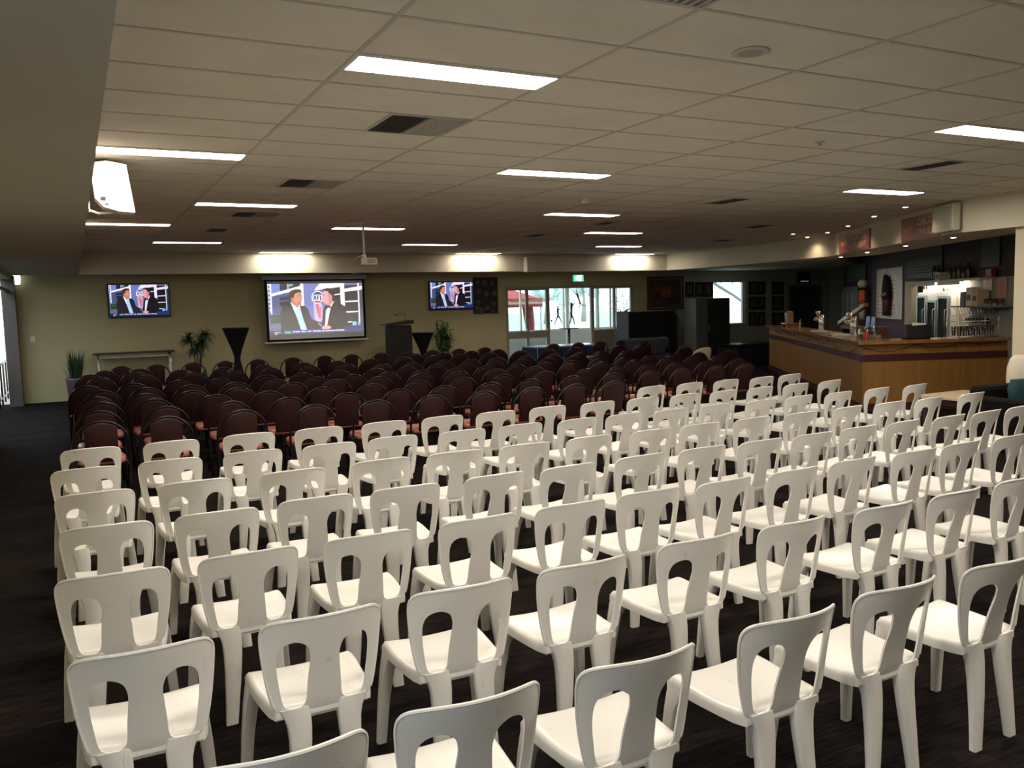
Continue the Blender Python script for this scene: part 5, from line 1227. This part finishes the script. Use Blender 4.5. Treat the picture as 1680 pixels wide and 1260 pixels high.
MB().rbox(-.35,.34,-.14,-.02,-.20,.19,.02).build('cabinet', m_g, t); MB().box(-.30,.28,-.144,-.14,-.16,.15).build('grille', mat('speaker_mesh', (0.42,0.40,0.33,1), rough=0.9), t); MB().box(-.1,.1,-.02,0,-.1,.1).build('mount', M_BLACK, t)
# downlights
def downlight(p, z, label, power, ang=70, col=(1.0, 0.78, 0.52)):
    t = thing('downlight', label, 'downlight', (p[0], p[1], z), 0, 'small downlights around the bar')
    MB().lathe([(.055,0),(.06,-.004),(.055,-.008),(.042,-.008)], n=18).build('rim', M_WHITE, t)
    MB().lathe([(.042,-.006),(.03,-.012),(.001,-.014)], n=16, cap=False).build('lamp', glow('downlight_glow', (1.0,0.84,0.6,1), 14), t)
    l = bpy.data.lights.new('downlight_beam', 'SPOT'); l.energy = power; l.spot_size = R(ang*2); l.spot_blend = 0.8; l.color = col; l.shadow_soft_size = .05
    o = bpy.data.objects.new('downlight_beam', l); COL.objects.link(o); o.parent = t; o.location = (0, 0, -.03)
for k, p in enumerate(((9.75,4.95),(10.50,6.12),(11.60,7.60),(12.45,8.85),(13.05,9.95),(11.95,9.3))):
    downlight(p, CEIL, 'glowing downlight in the tiled ceiling, %s counted from the right wall' % ORD[k], 20)
for k, (s_, n_) in enumerate(((6.6,.35),(4.9,.35),(2.9,.35),(1.0,.35))):
    p = SA + DS*s_ + NS*n_; downlight((p.x, p.y), BZ, 'glowing downlight under the bar bulkhead, %s from the far end' % ORD[k], 14)
for k, s_ in enumerate((3.9, 5.2)):  # strips added to brighten the cream wall; a front lip hides the tubes
    t = thing('added_strip_light', ['added strip light under the bottle ledge, further right','added strip light under the bottle ledge, above the fridge'][k], 'strip light', qpt(s_, .15, 2.03), A1, 'added strip lights under the bottle ledge')
    MB().cyl((-.55,0,0),(.55,0,0),.013,n=10).build('tube', glow('added_strip_glow', (1.0,0.88,0.70,1), 70), t)
    MB().box(-.58,.58,-.04,.03,.015,.028).box(-.58,.58,-.04,-.034,-.035,.015).build('fitting', M_WHITE, t)
p = Q + D1*6.3 + N1*.7; lamp('store_lamp', (p.x, p.y, 2.5), .6, .3, 8, (1.0,0.9,0.75))
p = Q + D1*8.2 - N1*1.3; lamp('purple_wall_fill', (p.x, p.y, 2.62), 1.2, .12, 10, (1.0,0.86,0.66), (0, 0, A1))  # unseen fill lamp added to brighten the purple wall and its board

# ------------------------------------------------------------------ right edge: couch, cushion, low table
t = thing('low_table', 'low pale-topped table with dark legs before the bar', 'table', (9.35, 3.62, 0))
MB().rbox(-.45,.52,-.40,.42,.42,.46,.006).build('tabletop', mat('pale_table_top', (0.62,0.50,0.35,1), rough=0.35), t)
for x_ in (-.38,.44):
    for y_ in (-.33,.34): MB().box(x_-.03,x_+.03,y_-.03,y_+.03,0,.42).build('leg', M_DMAROON, t)
MB().box(-.40,.46,-.30,.31,.34,.41).build('apron', M_DMAROON, t)
t = thing('dark_couch', 'dark couch with a teal cushion at the right edge', 'couch', (8.75, 2.25, 0), R(-6))
m_d = mat('couch_black', (0.006,0.006,0.007,1), rough=0.9, spec=0.15)
MB().rbox(-.62,.72,-.55,.40,.10,.44,.03).build('seat', m_d, t); MB().rbox(-.62,.72,.30,.52,.30,.72,.04).build('backrest', m_d, t)
for x_ in (-.66,.70): MB().rbox(x_-.10,x_+.06,-.55,.52,.08,.62,.03).build('armrest', m_d, t)
for x_ in (-.6,.64):
    for y_ in (-.48,.45): MB().cyl((x_,y_,0),(x_,y_,.10),.025,n=8).build('leg', M_BLACK, t)
t = thing('teal_cushion', 'teal cushion on the dark couch', 'cushion', (8.60, 2.36, .447), R(-6))
f = MB(); f.loft([[(x_*q, y_*q*.4+(z-.2)*.2, z) for x_, y_ in ((-.22,-.2),(.22,-.2),(.26,0),(.22,.2),(-.22,.2),(-.26,0))] for z, q in ((0,.8),(.10,1.0),(.25,1.0),(.36,.75))], 0, True, True); f.build('cover', mat('teal_fabric', (0.006,0.040,0.055,1), rough=0.9), t)
t = thing('cream_bolster', 'tall pale rounded cushion propped against the cream wall end', 'cushion', (9.42, 2.95, 0))
f = MB(); f.loft([[(.13*q*math.cos(k*.5236), .17*q*math.sin(k*.5236), z) for k in range(12)] for z, q in ((.56,.72),(.60,.92),(.72,1.0),(.86,.96),(.98,.75),(1.03,.45))], 0, True, True); f.build('cover', mat('bolster_cream', (0.66,0.60,0.50,1), rough=0.7), t)
MB().cyl((0,0,.02),(0,0,.57),.03,n=10).build('stand', M_BLACK, t); MB().lathe([(.12,0),(.12,.02),(.03,.03)], n=16).build('base', M_BLACK, t)
